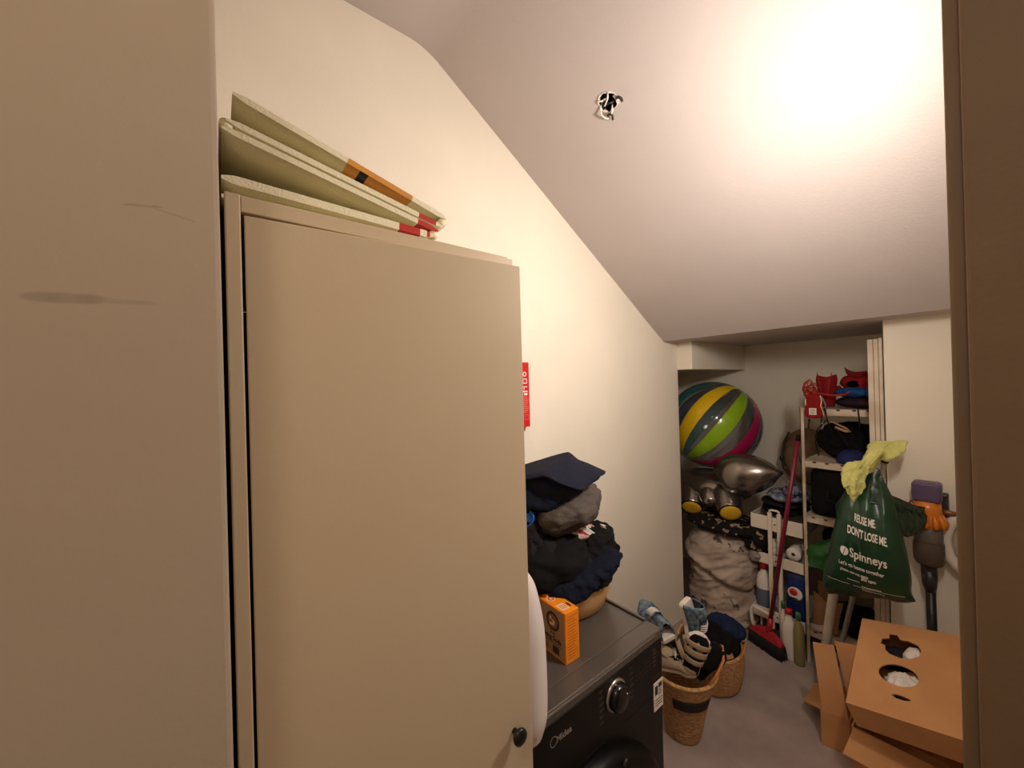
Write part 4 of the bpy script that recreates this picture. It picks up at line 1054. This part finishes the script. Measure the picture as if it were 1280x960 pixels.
tag(MB().grid(sheet_fn([[(.40,1.80,.19),(.44,1.82,.20),(.47,1.87,.205)],[(.36,1.82,.215),(.40,1.85,.222),(.44,1.90,.22)]],.003,20,2),16,12).build('kraft_sheet', mat('kraft',(164,122,84),.8), solid=.003), 'brown paper sheet tucked inside the front of the low basket', 'paper')

def shoe(name, label, loc, rot, upper, sole, kind='sneaker', L=.24, group='shoes in the tall basket', liner=None):
    t = thing(name, label, 'shoe', loc, rot, group)
    W = [(0,.026),(.06,.034),(.25,.034),(.45,.034),(.68,.044),(.86,.040),(.96,.024),(1,.006)]
    WP = [Vector((w[1],0,0)) for w in W]; WT = [w[0] for w in W]
    def width(s):
        for i in range(len(W)-1):
            if WT[i] <= s <= WT[i+1]:
                f = (s-WT[i])/(WT[i+1]-WT[i]); f = f*f*(3-2*f) if i not in (len(W)-2,) else 1-(1-f)**.5*1
                return W[i][1]*(1-f)+W[i+1][1]*f
        return .006
    out = [(s/24*L, width(s/24)) for s in range(25)]
    poly = [(x,-w) for x,w in out] + [(x,w) for x,w in out[::-1]]
    th = .024 if kind != 'sandal' else .020
    MB().prism(poly, 0, th, 'z').build('sole', sole, t, True, bevel=.005)
    if kind == 'sneaker':
        H = lambda s: .075 if s < .18 else (.075-.02*(s-.18)/.2 if s < .38 else max(.026, .055-.045*((s-.38)/.6)))
        def fn(u,v):
            s = .015+.965*v; w = width(s)*.97; h = H(s); a = PI*u
            open_ = s < .42
            y = math.cos(a); zz = math.sin(a)
            if open_:
                # sides stop short, leaving the ankle opening
                k = .30 if s > .08 else .0
                y = math.copysign(max(abs(y),k), y if abs(y)>1e-6 else 1)
            return Vector((s*L, y*w*(1-.28*zz**2), th*.9 + zz**.8*h if zz>0 else th*.9))
        MB().grid(fn, 21, 30).build('upper', upper, t, True, solid=.004)
        MB().grid(lambda u,v: Vector(((.05+.34*v)*L, (u-.5)*1.3*width(.05+.34*v), th+.052-.03*v*0)), 8, 8).build('insole', liner or m_blk2, t, True)
        MB().grid(lambda u,v: Vector(((.36+.22*v)*L, (u-.5)*.034, th+H(.36+.22*v)*1.0+.006-.008*(2*u-1)**2)), 8, 8).build('tongue', upper, t, True, solid=.003)
        for k in range(4):
            s = .40+.055*k; h = th+H(s)+.007
            MB().tube([(s*L,-.022,h-.010),(s*L+.004,-.008,h),(s*L+.004,.008,h),(s*L,.022,h-.010)], .0028, 6).build('lace', sole, t, True)
    elif kind == 'clog':
        def fn(u,v):
            s = .42+.57*v; w = width(s)*.98; a = PI*u; zz = math.sin(a)
            return Vector((s*L, math.cos(a)*w, th*.8+zz**.6*(.050-.026*v)))
        MB().grid(fn, 21, 20).build('upper', upper, t, True, solid=.005)
    else:
        for s,wd in ((.38,.009),(.56,.011),(.74,.009)):
            w = width(s)
            MB().grid(lambda u,v: Vector((s*L+.008*math.sin(PI*u)+(v-.5)*2.2*wd, -math.cos(PI*u)*(w+.003), th*.5+math.sin(PI*u)*(.050-.018*s))), 16, 5).build('strap', upper, t, True, solid=.003)
        if 'strappy' in name: MB().tube([(.05*L,-.028,th),(.02*L,-.024,.06),(.0,0,.072),(.02*L,.024,.06),(.05*L,.028,th)], .009, 8, flat=.3).build('strap', upper, t, True)
        MB().grid(lambda u,v: Vector(((.04+.92*v)*L, (u-.5)*1.8*width(.04+.92*v), th+.001)), 8, 16).build('insole', liner or m_jute, t, True)
    return t
m_patb = cloth('shoe_blue_print', (132,142,146), .8, rgb2=(62,86,112), vscale=55, bs=200)
m_solew = mat('sole_white', (232,220,206), .5, var=.04); m_beige = cloth('shoe_beige', (186,164,138), .8, var=.1)
m_cream = mat('strap_cream', (170,146,114), .6, var=.1); m_olive = cloth('clog_dark', (58,52,40), .8, var=.15)
shoe('printed_sneaker', 'grey-blue printed sneaker with white sole lying across the basket top, toe left', (.412,1.430,.440), basis((-.93,.40,.20),(.20,-.45,.85)), m_patb, m_solew, L=.19)
shoe('printed_sneaker', 'grey-blue printed sneaker standing upright with its white sole edge on end', (.418,1.520,.585), basis((.14,.20,-.95),(.95,-.10,.12)), m_patb, m_solew, L=.19)
shoe('strappy_sandal', 'dark sandal with cream straps lying on its side mid-basket', (.380,1.455,.355), basis((.60,.35,.42),(-.45,-.75,.50)), m_cream, m_blk2, 'sandal', .19, liner=m_blk2)
shoe('cutout_sandal', 'cream cut-out sandal with a dark inside standing at the basket right side', (.455,1.485,.325), basis((.25,.10,.95),(.55,-.80,.10)), m_cream, m_solew, 'sandal', .18, liner=m_blk2)
shoe('dark_clog', 'dark olive clog lying flat between sandals and white trainer', (.345,1.47,.375), basis((.85,.25,.05),(.0,-.25,.95)), m_olive, m_olive, 'clog', .18)
shoe('white_trainer', 'cream and white striped trainer heel showing at the basket front rim', (.350,1.440,.318), basis((.80,.55,.0),(-.1,-.45,.85)), m_beige, m_solew, 'sneaker', .155, liner=m_blk)
shoe('black_slipper', 'black slipper wedged at the basket back right under the orange handle', (.44,1.57,.265), basis((.40,.25,.60),(.3,-.7,.5)), m_blk, m_blk2, 'clog', .17)
#PART5
# ------------------------------------------------------------------ mop pole, tube, yellow cloth, lettered bag
m_steel = mat('pole_grey', (176,168,158), .35, .5, var=.08)
def make_pole():
    a = Vector((.955,2.268,1.205)); b = Vector((.738,2.200,.004))
    t = thing('grey_mop_pole', 'grey metal mop pole with a black grip leaning into the corner by the pillar', 'pole', tuple(b))
    MB().tube([b,b.lerp(a,.93)], .0095, 14).build('pole_shaft', m_steel, t)
    MB().tube([b.lerp(a,.93),a], .0125, 14).build('grip', m_black, t)
    o = MB().tube([(.698,2.225,.012),(.795,2.215,.74)], .017, 20).build('white_tube', mat('tube_white',(200,186,170),.6,var=.05))
    tag(o, 'thick off-white tube leaning behind the cardboard boxes, left of the thin grey pole', 'tube')
make_pole()
m_yel = cloth('cloth_lime', (206,202,124), .9, var=.1, bs=220)
def make_limecloth():
    rows = [ [(0.828,2.078,1.086),(0.849,2.082,1.129),(0.887,2.109,1.154),(0.909,2.133,1.197),(0.938,2.158,1.224),(0.978,2.163,1.240),(1.013,2.167,1.231)],
            [(0.837,2.028,1.069),(0.861,2.043,1.111),(0.891,2.069,1.138),(0.920,2.094,1.184),(0.948,2.119,1.207),(0.981,2.133,1.225),(1.013,2.147,1.214)],
            [(0.848,2.010,1.055),(0.869,2.024,1.086),(0.892,2.049,1.115),(0.920,2.074,1.164),(0.951,2.109,1.195),(0.979,2.123,1.203),(1.009,2.136,1.202)],
            [(0.853,2.021,1.044),(0.873,2.025,1.057),(0.893,2.039,1.087),(0.916,2.063,1.133),(0.952,2.099,1.177),(0.974,2.122,1.177),(1.000,2.135,1.188)],
            [(0.859,2.043,1.035),(0.875,2.036,1.036),(0.898,2.050,1.064),(0.914,2.073,1.101),(0.946,2.108,1.156),(0.968,2.131,1.159),(0.985,2.144,1.169)] ]
    t = thing('lime_cloth', 'lime-yellow microfibre cloth draped over the top of the mop pole', 'cloth', (.94,2.12,1.2))
    base = sheet_fn(rows,.010,24,6)
    def cl(u,v):
        p = base(u,v); w = math.sin(u*17+v*5+1.2)+.6*math.sin(u*9-v*7)
        return p + Vector((.003*w, -.009*w, .008*math.sin(u*13+v*9)+.006*math.sin(u*31)*(v>.8)))
    MB().grid(cl, 90, 54).build('cloth_sheet', m_yel, t, solid=.004)
    rows = [[(.850,2.062,1.10),(.872,2.045,1.120),(.900,2.050,1.120)],[(.838,2.040,1.07),(.868,2.020,1.078),(.905,2.045,1.075)],[(.852,2.035,1.03),(.874,2.015,1.02),(.905,2.045,1.045)],[(.860,2.040,1.002),(.876,2.025,.992),(.892,2.04,1.02)]]
    bs = sheet_fn(rows,.008,26,9)
    MB().grid(lambda u,v: bs(u,v)+Vector((0,-.007*math.sin(u*11+v*3),.003*math.sin(u*9))), 50, 40).build('cloth_tail', m_yel, t, solid=.004)
    # the pole end pokes up inside the cloth
make_limecloth()

m_gbag = mat('bag_green', (14,58,32), .33, rgb2=(11,46,26), vscale=10, bump=.35, bscale=36, spec=.5)
m_gdk = mat('bag_green_dark', (11,42,25), .35, var=.2, bump=.3, bscale=36, spec=.5)
m_print = mat('bag_print', (226,214,204), .6)
def make_bag():
    t = thing('lettered_green_bag', 'dark green plastic carrier bag with white lettering hanging from the mop pole', 'bag', (.92,2.02,.6))
    # rows: z at middle, left x, right x, half thickness, y of the middle, tilt of z to the right
    R = [(1.095,.905,.950,.012,2.105,.0),(1.055,.868,.972,.022,2.080,.0),(1.010,.842,.992,.040,2.060,.0),(.955,.828,1.004,.054,2.045,.004),(.88,.812,1.016,.064,2.035,.008),
         (.80,.797,1.028,.066,2.030,.014),(.72,.780,1.036,.060,2.030,.022),(.655,.770,1.034,.048,2.035,.030),(.625,.780,1.042,.026,2.038,.034),(.612,.786,1.044,.004,2.040,.036)]
    RV = [(Vector((r[0],r[1],r[2])),Vector((r[3],r[4],r[5]))) for r in R]
    def row(v):
        a = spline([r[0] for r in RV], v); b = spline([r[1] for r in RV], v); return a.x,a.y,a.z,b.x,b.y,b.z
    def P(u,v,eps=0):
        """u in -1..1 across, front (-y) side"""
        zm,x0,x1,th,ym,tl = row(v)
        x = x0+(x1-x0)*(u*.5+.5); z = zm+tl*u
        prof = math.sqrt(max(0,1-u*u))**.8
        y = ym - th*prof
        fold = (.010*math.sin(u*9+1.3)*math.exp(-v*2.2) + .0060*ridge(Vector((x*2.2,0,z*.8+u*.1)),9,2) + .004*fbm(Vector((x,3,z)),22,2))*prof
        return Vector((x, y - fold - eps, z + .004*math.sin(u*7)*(v>.9)))
    mb = MB()
    def full(u,v):
        a = 2*u
        if a <= 1: return P(-1+2*a, v)
        q = 1-2*(a-1); zm,x0,x1,th,ym,tl = row(v); p = P(q,v)
        return Vector((p.x, 2*ym-p.y if abs(q)<.999 else p.y, p.z))
    def f2(u,v):
        p = full(u,v); 
        p.y = min(p.y, 2.10)
        return p
    mb.grid(f2, 120, 70, cu=True); mb.build('bag_body', m_gbag, t)
    # handles gathered up to the pole
    MB().grid(sheet_fn([[(.905,2.098,1.12),(.925,2.092,1.13),(.945,2.095,1.12)],[(.885,2.075,1.06),(.925,2.065,1.07),(.965,2.075,1.06)],[(.862,2.035,.99),(.925,2.012,1.0),(.985,2.032,.99)]],.005,20,3),24,20).build('handle', m_gdk, t, solid=.002)
    # free gusset pulled out to the right towards the wall
    gs = sheet_fn([[(.962,2.062,1.035),(1.000,2.09,1.014),(1.035,2.14,.985),(1.058,2.19,.972)],[(.985,2.05,.985),(1.015,2.085,.965),(1.045,2.13,.940),(1.062,2.18,.930)],[(1.002,2.035,.890),(1.020,2.06,.880),(1.040,2.11,.885),(1.058,2.17,.905)]],.006,26,5)
    MB().grid(lambda u,v: gs(u,v)+Vector((0,.010*math.sin(v*13+u*3)*(1-.3*u),0)), 40, 40).build('side_gusset', m_gdk, t, solid=.002)
    MB().tube([(.962,2.060,1.036),(1.000,2.088,1.016),(1.035,2.138,.987),(1.060,2.188,.973)], .0022, 6).build('gusset_edge', mat('edge_red',(110,34,26),.5), t)
    MB().grid(sheet_fn([[(.835,2.06,1.00),(.850,2.05,1.02)],[(.812,2.075,.955),(.832,2.05,.95)],[(.808,2.075,.915),(.822,2.045,.90)]],.006,22,7),14,16).build('side_gusset', m_gdk, t, solid=.002)
    # lettering, laid on the front by the bag's own surface
    def at(x,z):
        v = .5
        lo, hi = 0.0, 1.0
        for _ in range(24):
            v = (lo+hi)/2; zm,x0,x1,th,ym,tl = row(v); u = max(-.97,min(.97,2*(x-x0)/(x1-x0)-1))
            if zm+tl*u > z: lo = v
            else: hi = v
        return P(u, v, .0016)
    mb = MB(); tilt = -.07
    def line(s,x,z,size,bold=.0,mi=0,sp=1.0,sx=1.0):
        vs,fs = text2d(s,size,bold,'LEFT',sp)
        mb.add([at(x+p.x*sx, z+p.y+p.x*tilt) for p in vs], fs, mi, False)
    def out(nm):
        nonlocal mb
        mb.build(nm, m_print, t); mb = MB()
    line('REUSE ME.', .886, .925, .040, .0011, 0, .95, .36)
    line("DON'T LOSE ME.", .866, .876, .042, .0011, 0, .95, .385)
    out('slogan_lettering')
    line('Spinneys', .872, .785, .050, .0008, 0, 1.0, .62)
    out('shop_lettering')
    line("Let's go home together", .838, .748, .021, .0004, 0, 1.0, .66)
    line('please use me again', .842, .722, .017, .0004, 0, 1.0, .62)
    line('and again', .905, .703, .017, .0004, 0, 1.0, .66)
    out('small_lettering')
    for k in range(26):
        for (x0_,x1_,z_,h_) in ((.862,.900,.690,.003),(.905,.960,.677,.004),(.905,.968,.664,.0025)):
            if k < 8:
                a = x0_+(x1_-x0_)*k/8; b = a+(x1_-x0_)/8*.8
                mb.add([at(a,z_+(a-.86)*tilt),at(b,z_+(b-.86)*tilt),at(b,z_+h_+(b-.86)*tilt),at(a,z_+h_+(a-.86)*tilt)], [(0,1,2,3)], 0, False)
    for k in range(40):
        a = .795+.225*k/40; b = a+.225/40
        z_ = .658-(a-.79)*.0-.006; 
        if 12 < k < 15: continue
        mb.add([at(a,.668+(a-.9)*.15*0-.02*math.sin((a-.79)*9)*0+.0),at(b,.668),at(b,.6695),at(a,.6695)], [(0,1,2,3)], 0, False)
    mb.build('fine_print', m_print, t)['kind'] = 'stuff'; mb = MB()
    # round leaf-cut emblem before the shop name
    cx_, cz_ = .857, .800
    vs = []; n = 28
    for i in range(n):
        a = 2*PI*i/n; r = .0165*(1+.28*max(0,math.cos(a-2.4))**3)
        vs.append(at(cx_+math.cos(a)*r*.72, cz_+math.sin(a)*r))
    c0 = at(cx_,cz_); mb.add([c0]+vs, [(0,1+i,1+(i+1)%n) for i in range(n)], 0, False)
    mb.build('emblem', m_print, t)
    mb = MB(); P0 = at(cx_-.004,cz_-.014); pts = [at(cx_-.004+.006*k/8, cz_-.012+.024*k/8)+Vector((0,-.0012,0)) for k in range(9)]
    mb.tube(pts, .0011, 5); mb.build('emblem_notch', m_gdk, t)
make_bag()

# ------------------------------------------------------------------ cordless vacuum and white ring seat on the pillar wall
def make_vacuum():
    t = thing('cordless_vacuum', 'purple, orange and grey cordless vacuum cleaner hanging upright on the pillar wall', 'vacuum cleaner', (1.06,2.24,.40))
    mpu = mat('vac_purple', (92,74,104), .4); mor = mat('vac_orange', (216,124,34), .28, spec=.6); mg = mat('vac_grey', (104,94,88), .4)
    mdk = mat('vac_dark', (46,42,44), .4)
    mcl = mat('vac_bin', (120,104,92), .15, spec=.6); b = mcl.node_tree.nodes['Principled BSDF']; b.inputs['Transmission Weight'].default_value = .5; b.inputs['IOR'].default_value = 1.15
    x,y = 1.064,2.235
    M_ = T((x,y,0))
    def rb(z0,z1,w,d,m,name,par,bev=.012): return MB().box((x-w,y-d,z0),(x+w,y+d,z1)).build(name, m, par, bevel=bev, seg=4)
    rb(.990,1.068,.041,.036,mpu,'filter_cap',t)
    c = MB(); prof = [(.0375,.992),(.040,.960),(.041,.930),(.043,.905),(.040,.890),(.034,.886)]
    c.lathe(prof, 48, 0, M_); cy_ = c.build('cyclone_body', mor, t)
    for k in range(12):
        a = 2*PI*k/12
        p = lambda r,z: (x+math.cos(a)*r, y+math.sin(a)*r, z)
        MB().tube([p(.040,.945),p(.045,.925),p(.049,.905),p(.049,.890)], [.003,.0075,.009,.004], 8).build('cyclone_cone', mor, cy_)
    MB().lathe([(.036,.888),(.041,.880),(.041,.835),(.038,.830)], 40, 0, M_).build('dark_collar', mg, t)
    MB().lathe([(.038,.832),(.044,.828),(.045,.790),(.043,.752),(.036,.738),(.028,.735)], 40, 0, M_).build('dust_bin', mcl, t)
    MB().lathe([(.024,.83),(.026,.76),(.022,.742)], 24, 0, M_).build('bin_filter', mat('vac_filter',(150,130,112),.5), t)
    rb(.700,.745,.022,.022,mdk,'neck',t,.005)
    MB().tube([(x,y,.715),(x,y,.655),(x+.002,y+.002,.63)], [.024,.021,.0155], 20).build('wand_socket', mdk, t)
    MB().tube([(x+.002,y+.002,.635),(x+.006,y+.006,.14)], .0145, 20).build('wand', mat('wand_dark',(34,34,40),.35,.3), t)
    MB().box((x-.045,y-.03,.10),(x+.055,y+.05,.14)).build('floor_head', mdk, t, bevel=.01)
    MB().tube([(x+.040,y+.01,.955),(x+.068,y+.02,.95),(x+.085,y+.03,.95),(x+.10,y+.04,.95)], [.012,.010,.009,.009], 14).build('handle', mat('vac_bronze',(132,94,62),.35,.5), t)
    MB().tube([(x-.040,y,.985),(x-.050,y-.002,.975),(x-.048,y-.002,.955),(x-.040,y,.948)], .0035, 8).build('bin_latch', mat('latch_red',(150,60,40),.4), t)
    MB().box((x+.026,y+.026,.86),(x+.054,2.3065,1.02)).build('wall_dock', mdk, t, bevel=.006)
make_vacuum()
def make_ring():
    t = thing('white_ring_seat', 'white oval ring-shaped plastic seat hung on the pillar wall beside the vacuum cleaner', 'seat', (1.170,2.27,.72))
    m = mat('plastic_offwhite', (226,218,204), .35)
    c = Vector((1.172,2.262,.838)); n = 64
    def fn(u,v):
        a = 2*PI*u; b = 2*PI*v
        rx, rz = .066, .108
        d = Vector((math.cos(a)*rx, 0, math.sin(a)*rz)); nn = Vector((math.cos(a)*rz,0,math.sin(a)*rx)).normalized()
        return c + d + nn*math.cos(b)*.019 + Vector((0,-math.sin(b)*.016,0))
    MB().grid(fn, n, 17, cu=True).build('ring', m, t)
    MB().grid(lambda u,v: c+Vector((math.cos(2*PI*u)*.056*v, .012, math.sin(2*PI*u)*.096*v)), 40, 5, cu=True).build('inner_shell', mat('plastic_grey',(176,164,150),.5), t, solid=.003)
    MB().tube([c+Vector((-.030,-.010,-.075)),c+Vector((-.012,-.012,-.088)),c+Vector((.01,-.012,-.092))], .005, 8).build('inner_lip', m, t)
    MB().tube([c+Vector((0,.014,.10)),c+Vector((0,.036,.105)),c+Vector((0,.0445,.105))], .006, 8).build('wall_peg', m, t)
make_ring()

# ------------------------------------------------------------------ cardboard boxes
m_card = mat('cardboard', (206,150,98), .8, rgb2=(196,140,90), vscale=7, bump=.08, bscale=160)
m_card_in = mat('cardboard_in', (188,136,90), .85, var=.06, bump=.08, bscale=160)
m_cdk = mat('box_hole_dark', (18,14,13), .9)
def panel(name, parent, a, b, c, d, th=.004):
    """board given by its four corners, th thick"""
    v = [Vector(p) for p in (a,b,c,d)]; n = (v[1]-v[0]).cross(v[3]-v[0]).normalized()*th
    vs = [tuple(p) for p in v]+[tuple(p+n) for p in v]
    return MB().add(vs, [(3,2,1,0),(4,5,6,7),(0,1,5,4),(1,2,6,5),(2,3,7,6),(3,0,4,7)], 0, False).build(name, m_card, parent)
def make_cartons():
    t = thing('open_carton', 'open brown carton on the floor carrying the holed box, front flap folded down', 'carton', (1.03,2.0,0))
    x0,x1,y0,y1,h = .897,1.160,1.815,2.170,.215
    panel('front_wall', t, (x0,y0,.001),(x1,y0+.02,.001),(x1,y0+.02,h),(x0,y0,h))
    panel('back_wall', t, (x1,y1,.001),(x0,y1-.01,.001),(x0,y1-.01,h),(x1,y1,h))
    panel('side_wall', t, (x0,y1-.01,.001),(x0,y0,.001),(x0,y0,h),(x0,y1-.01,h))
    panel('side_wall', t, (x1,y0+.02,.001),(x1,y1,.001),(x1,y1,h),(x1,y0+.02,h))
    panel('bottom', t, (x0,y0,.005),(x1,y0+.02,.005),(x1,y1,.005),(x0,y1-.01,.005))
    panel('flap', t, (x0+.003,y0-.002,h),(x1,y0+.018,h),(x1+.01,y0-.072,h-.060),(x0-.014,y0-.080,h-.060))
    panel('flap', t, (x1,y1+.004,h),(x0,y1-.006,h),(x0+.01,y1+.03,.365),(x1,y1+.035,.385))
    s = MB().tube([(1.052,1.785,.1935),(1.052,1.768,.1815)], .0035, 8).build('slit', m_cdk, t)
    t = thing('narrow_carton', 'narrow open carton left of the holed box with two flaps standing upright', 'carton', (.82,2.0,0))
    a,b_,c,d,h = (.780,1.922),(.862,1.945),(.850,2.150),(.772,2.130),.142
    w3 = lambda p,z: (p[0],p[1],z)
    panel('front_wall', t, w3(a,.001),w3(b_,.001),w3(b_,h),w3(a,h))
    panel('side_wall', t, w3(b_,.001),w3(c,.001),w3(c,h),w3(b_,h))
    panel('back_wall', t, w3(c,.001),w3(d,.001),w3(d,h),w3(c,h))
    panel('side_wall', t, w3(d,.001),w3(a,.001),w3(a,h),w3(d,h))
    panel('bottom', t, w3(a,.002),w3(b_,.002),w3(c,.002),w3(d,.002))
    panel('flap', t, (.782,1.924,h),(.860,1.946,h),(.812,1.985,.392),(.744,1.970,.378))
    panel('flap', t, (.862,1.985,h),(.858,2.050,h),(.888,2.035,.405),(.806,2.020,.392))
    panel('flap', t, w3(d,h),w3(a,h),(.684,2.045,.050),(.690,2.185,.062))
make_cartons()
def make_holed_box():
    # local frame: origin at the near left top corner, x along the near edge, y back, z up
    o = Vector((.900,1.711,.360)); X = Vector((.264,-.012,.066)).normalized(); Yv = Vector((.002,.377,.140)); Yv = (Yv - X*Yv.dot(X)).normalized(); Z = X.cross(Yv)
    R = Matrix((X,Yv,Z)).transposed()
    t = thing('holed_box', 'closed brown cardboard box with a round and a torn hole in its tilted top', 'box', tuple(o), R.to_euler())
    w, l, h = .285, .402, .092
    W = MB()
    MB().box((0,0,-h),(w,.004,-.004)).build('front_side', m_card, t, True)
    MB().box((0,.004,-h),(.004,l-.004,-.004)).build('left_side', m_card, t, True)
    MB().box((w-.004,.004,-h),(w,l-.004,-.004)).build('right_side', m_card, t, True)
    MB().box((0,l-.004,-h),(w,l,-.004)).build('back_side', m_card, t, True)
    MB().box((.004,.004,-h),(w-.004,l-.004,-h+.004)).build('bottom', m_card_in, t, True)
    # top with holes: cells of a plate, each with its own outline hole
    rnd = random.Random(12)
    def plate(mb, x0,x1,y0,y1, hole, z0=-.004, z1=0):
        n = len(hole); cx = sum(p[0] for p in hole)/n; cy = sum(p[1] for p in hole)/n
        sq = []
        for px_,py_ in hole:
            dx,dy = px_-cx,py_-cy
            ks = []
            if dx>0: ks.append((x1-cx)/dx)
            if dx<0: ks.append((x0-cx)/dx)
            if dy>0: ks.append((y1-cy)/dy)
            if dy<0: ks.append((y0-cy)/dy)
            k = min(ks); sq.append([cx+dx*k,cy+dy*k])
        for X_,Y_ in ((x0,y0),(x1,y0),(x1,y1),(x0,y1)):
            i = min(range(n), key=lambda i:(sq[i][0]-X_)**2+(sq[i][1]-Y_)**2); sq[i] = [X_,Y_]
        vs = [(*p,z1) for p in sq]+[(*p,z1) for p in hole]+[(*p,z0) for p in hole]+[(*p,z0) for p in sq]
        fs = []
        for i in range(n):
            j = (i+1)%n
            fs += [(i,j,n+j,n+i),(n+i,n+j,2*n+j,2*n+i),(2*n+i,2*n+j,3*n+j,3*n+i)]
        mb.add(vs, fs, 0, False)
    mb = MB()
    circ = lambda cx,cy,rx,ry,n=40: [(cx+rx*math.cos(2*PI*(i+.5)/n), cy+ry*math.sin(2*PI*(i+.5)/n)) for i in range(n)]
    mb.box((0,0,-.004),(w,.060,0))
    slot = [(.112,.082),(.124,.075),(.144,.073),(.158,.078),(.160,.084),(.144,.089),(.122,.090)]
    def dense(p,n=6):
        q=[]
        for i in range(len(p)):
            a=p[i];b=p[(i+1)%len(p)]
            for k in range(n): q.append((a[0]+(b[0]-a[0])*k/n,a[1]+(b[1]-a[1])*k/n))
        return q
    plate(mb, 0,w,.060,.110, dense(slot))
    plate(mb, 0,w,.110,.225, circ(.124,.168,.052,.044))
    torn = [(.082,.268),(.095,.252),(.125,.243),(.152,.250),(.172,.268),(.178,.295),(.168,.318),(.142,.330),(.120,.328),(.110,.348),(.088,.346),(.090,.326),(.070,.318),(.066,.292),(.080,.288)]
    plate(mb, 0,w,.225,.365, dense(torn,3))
    mb.box((0,.365,-.004),(w,l,0))
    mb.build('holed_top', m_card, t, True)
    MB().box((.114,.075,-.016),(.158,.079,-.006)).build('tucked_flap', m_cdk, t, True)
    mb = MB(); sd = mat('box_wrap_white', (232,222,214), .45, var=.12, vscale=30, spec=.5)
    def rg(name,c,r,m_,seed,amp=.012,freq=48):
        sdv = Vector((seed,seed*.7,seed*.3))
        q = MB().ball(c, r, 48, 30, disp=lambda d: amp*ridge(Vector((d.x*r[0],d.y*r[1],d.z*r[2]))+sdv, freq, 3))
        return q.build(name, m_, t, True)
    rg('white_wrapping', (.135,.160,-.040), (.050,.040,.032), sd, 3)
    rg('white_wrapping', (.155,.285,-.036), (.028,.034,.030), sd, 5, .009, 34)
    rg('dark_filling', (.098,.300,-.065), (.050,.045,.020), m_cdk, 8)
    rg('tan_filling', (.165,.205,-.060), (.050,.030,.022), m_card_in, 9)
make_holed_box()
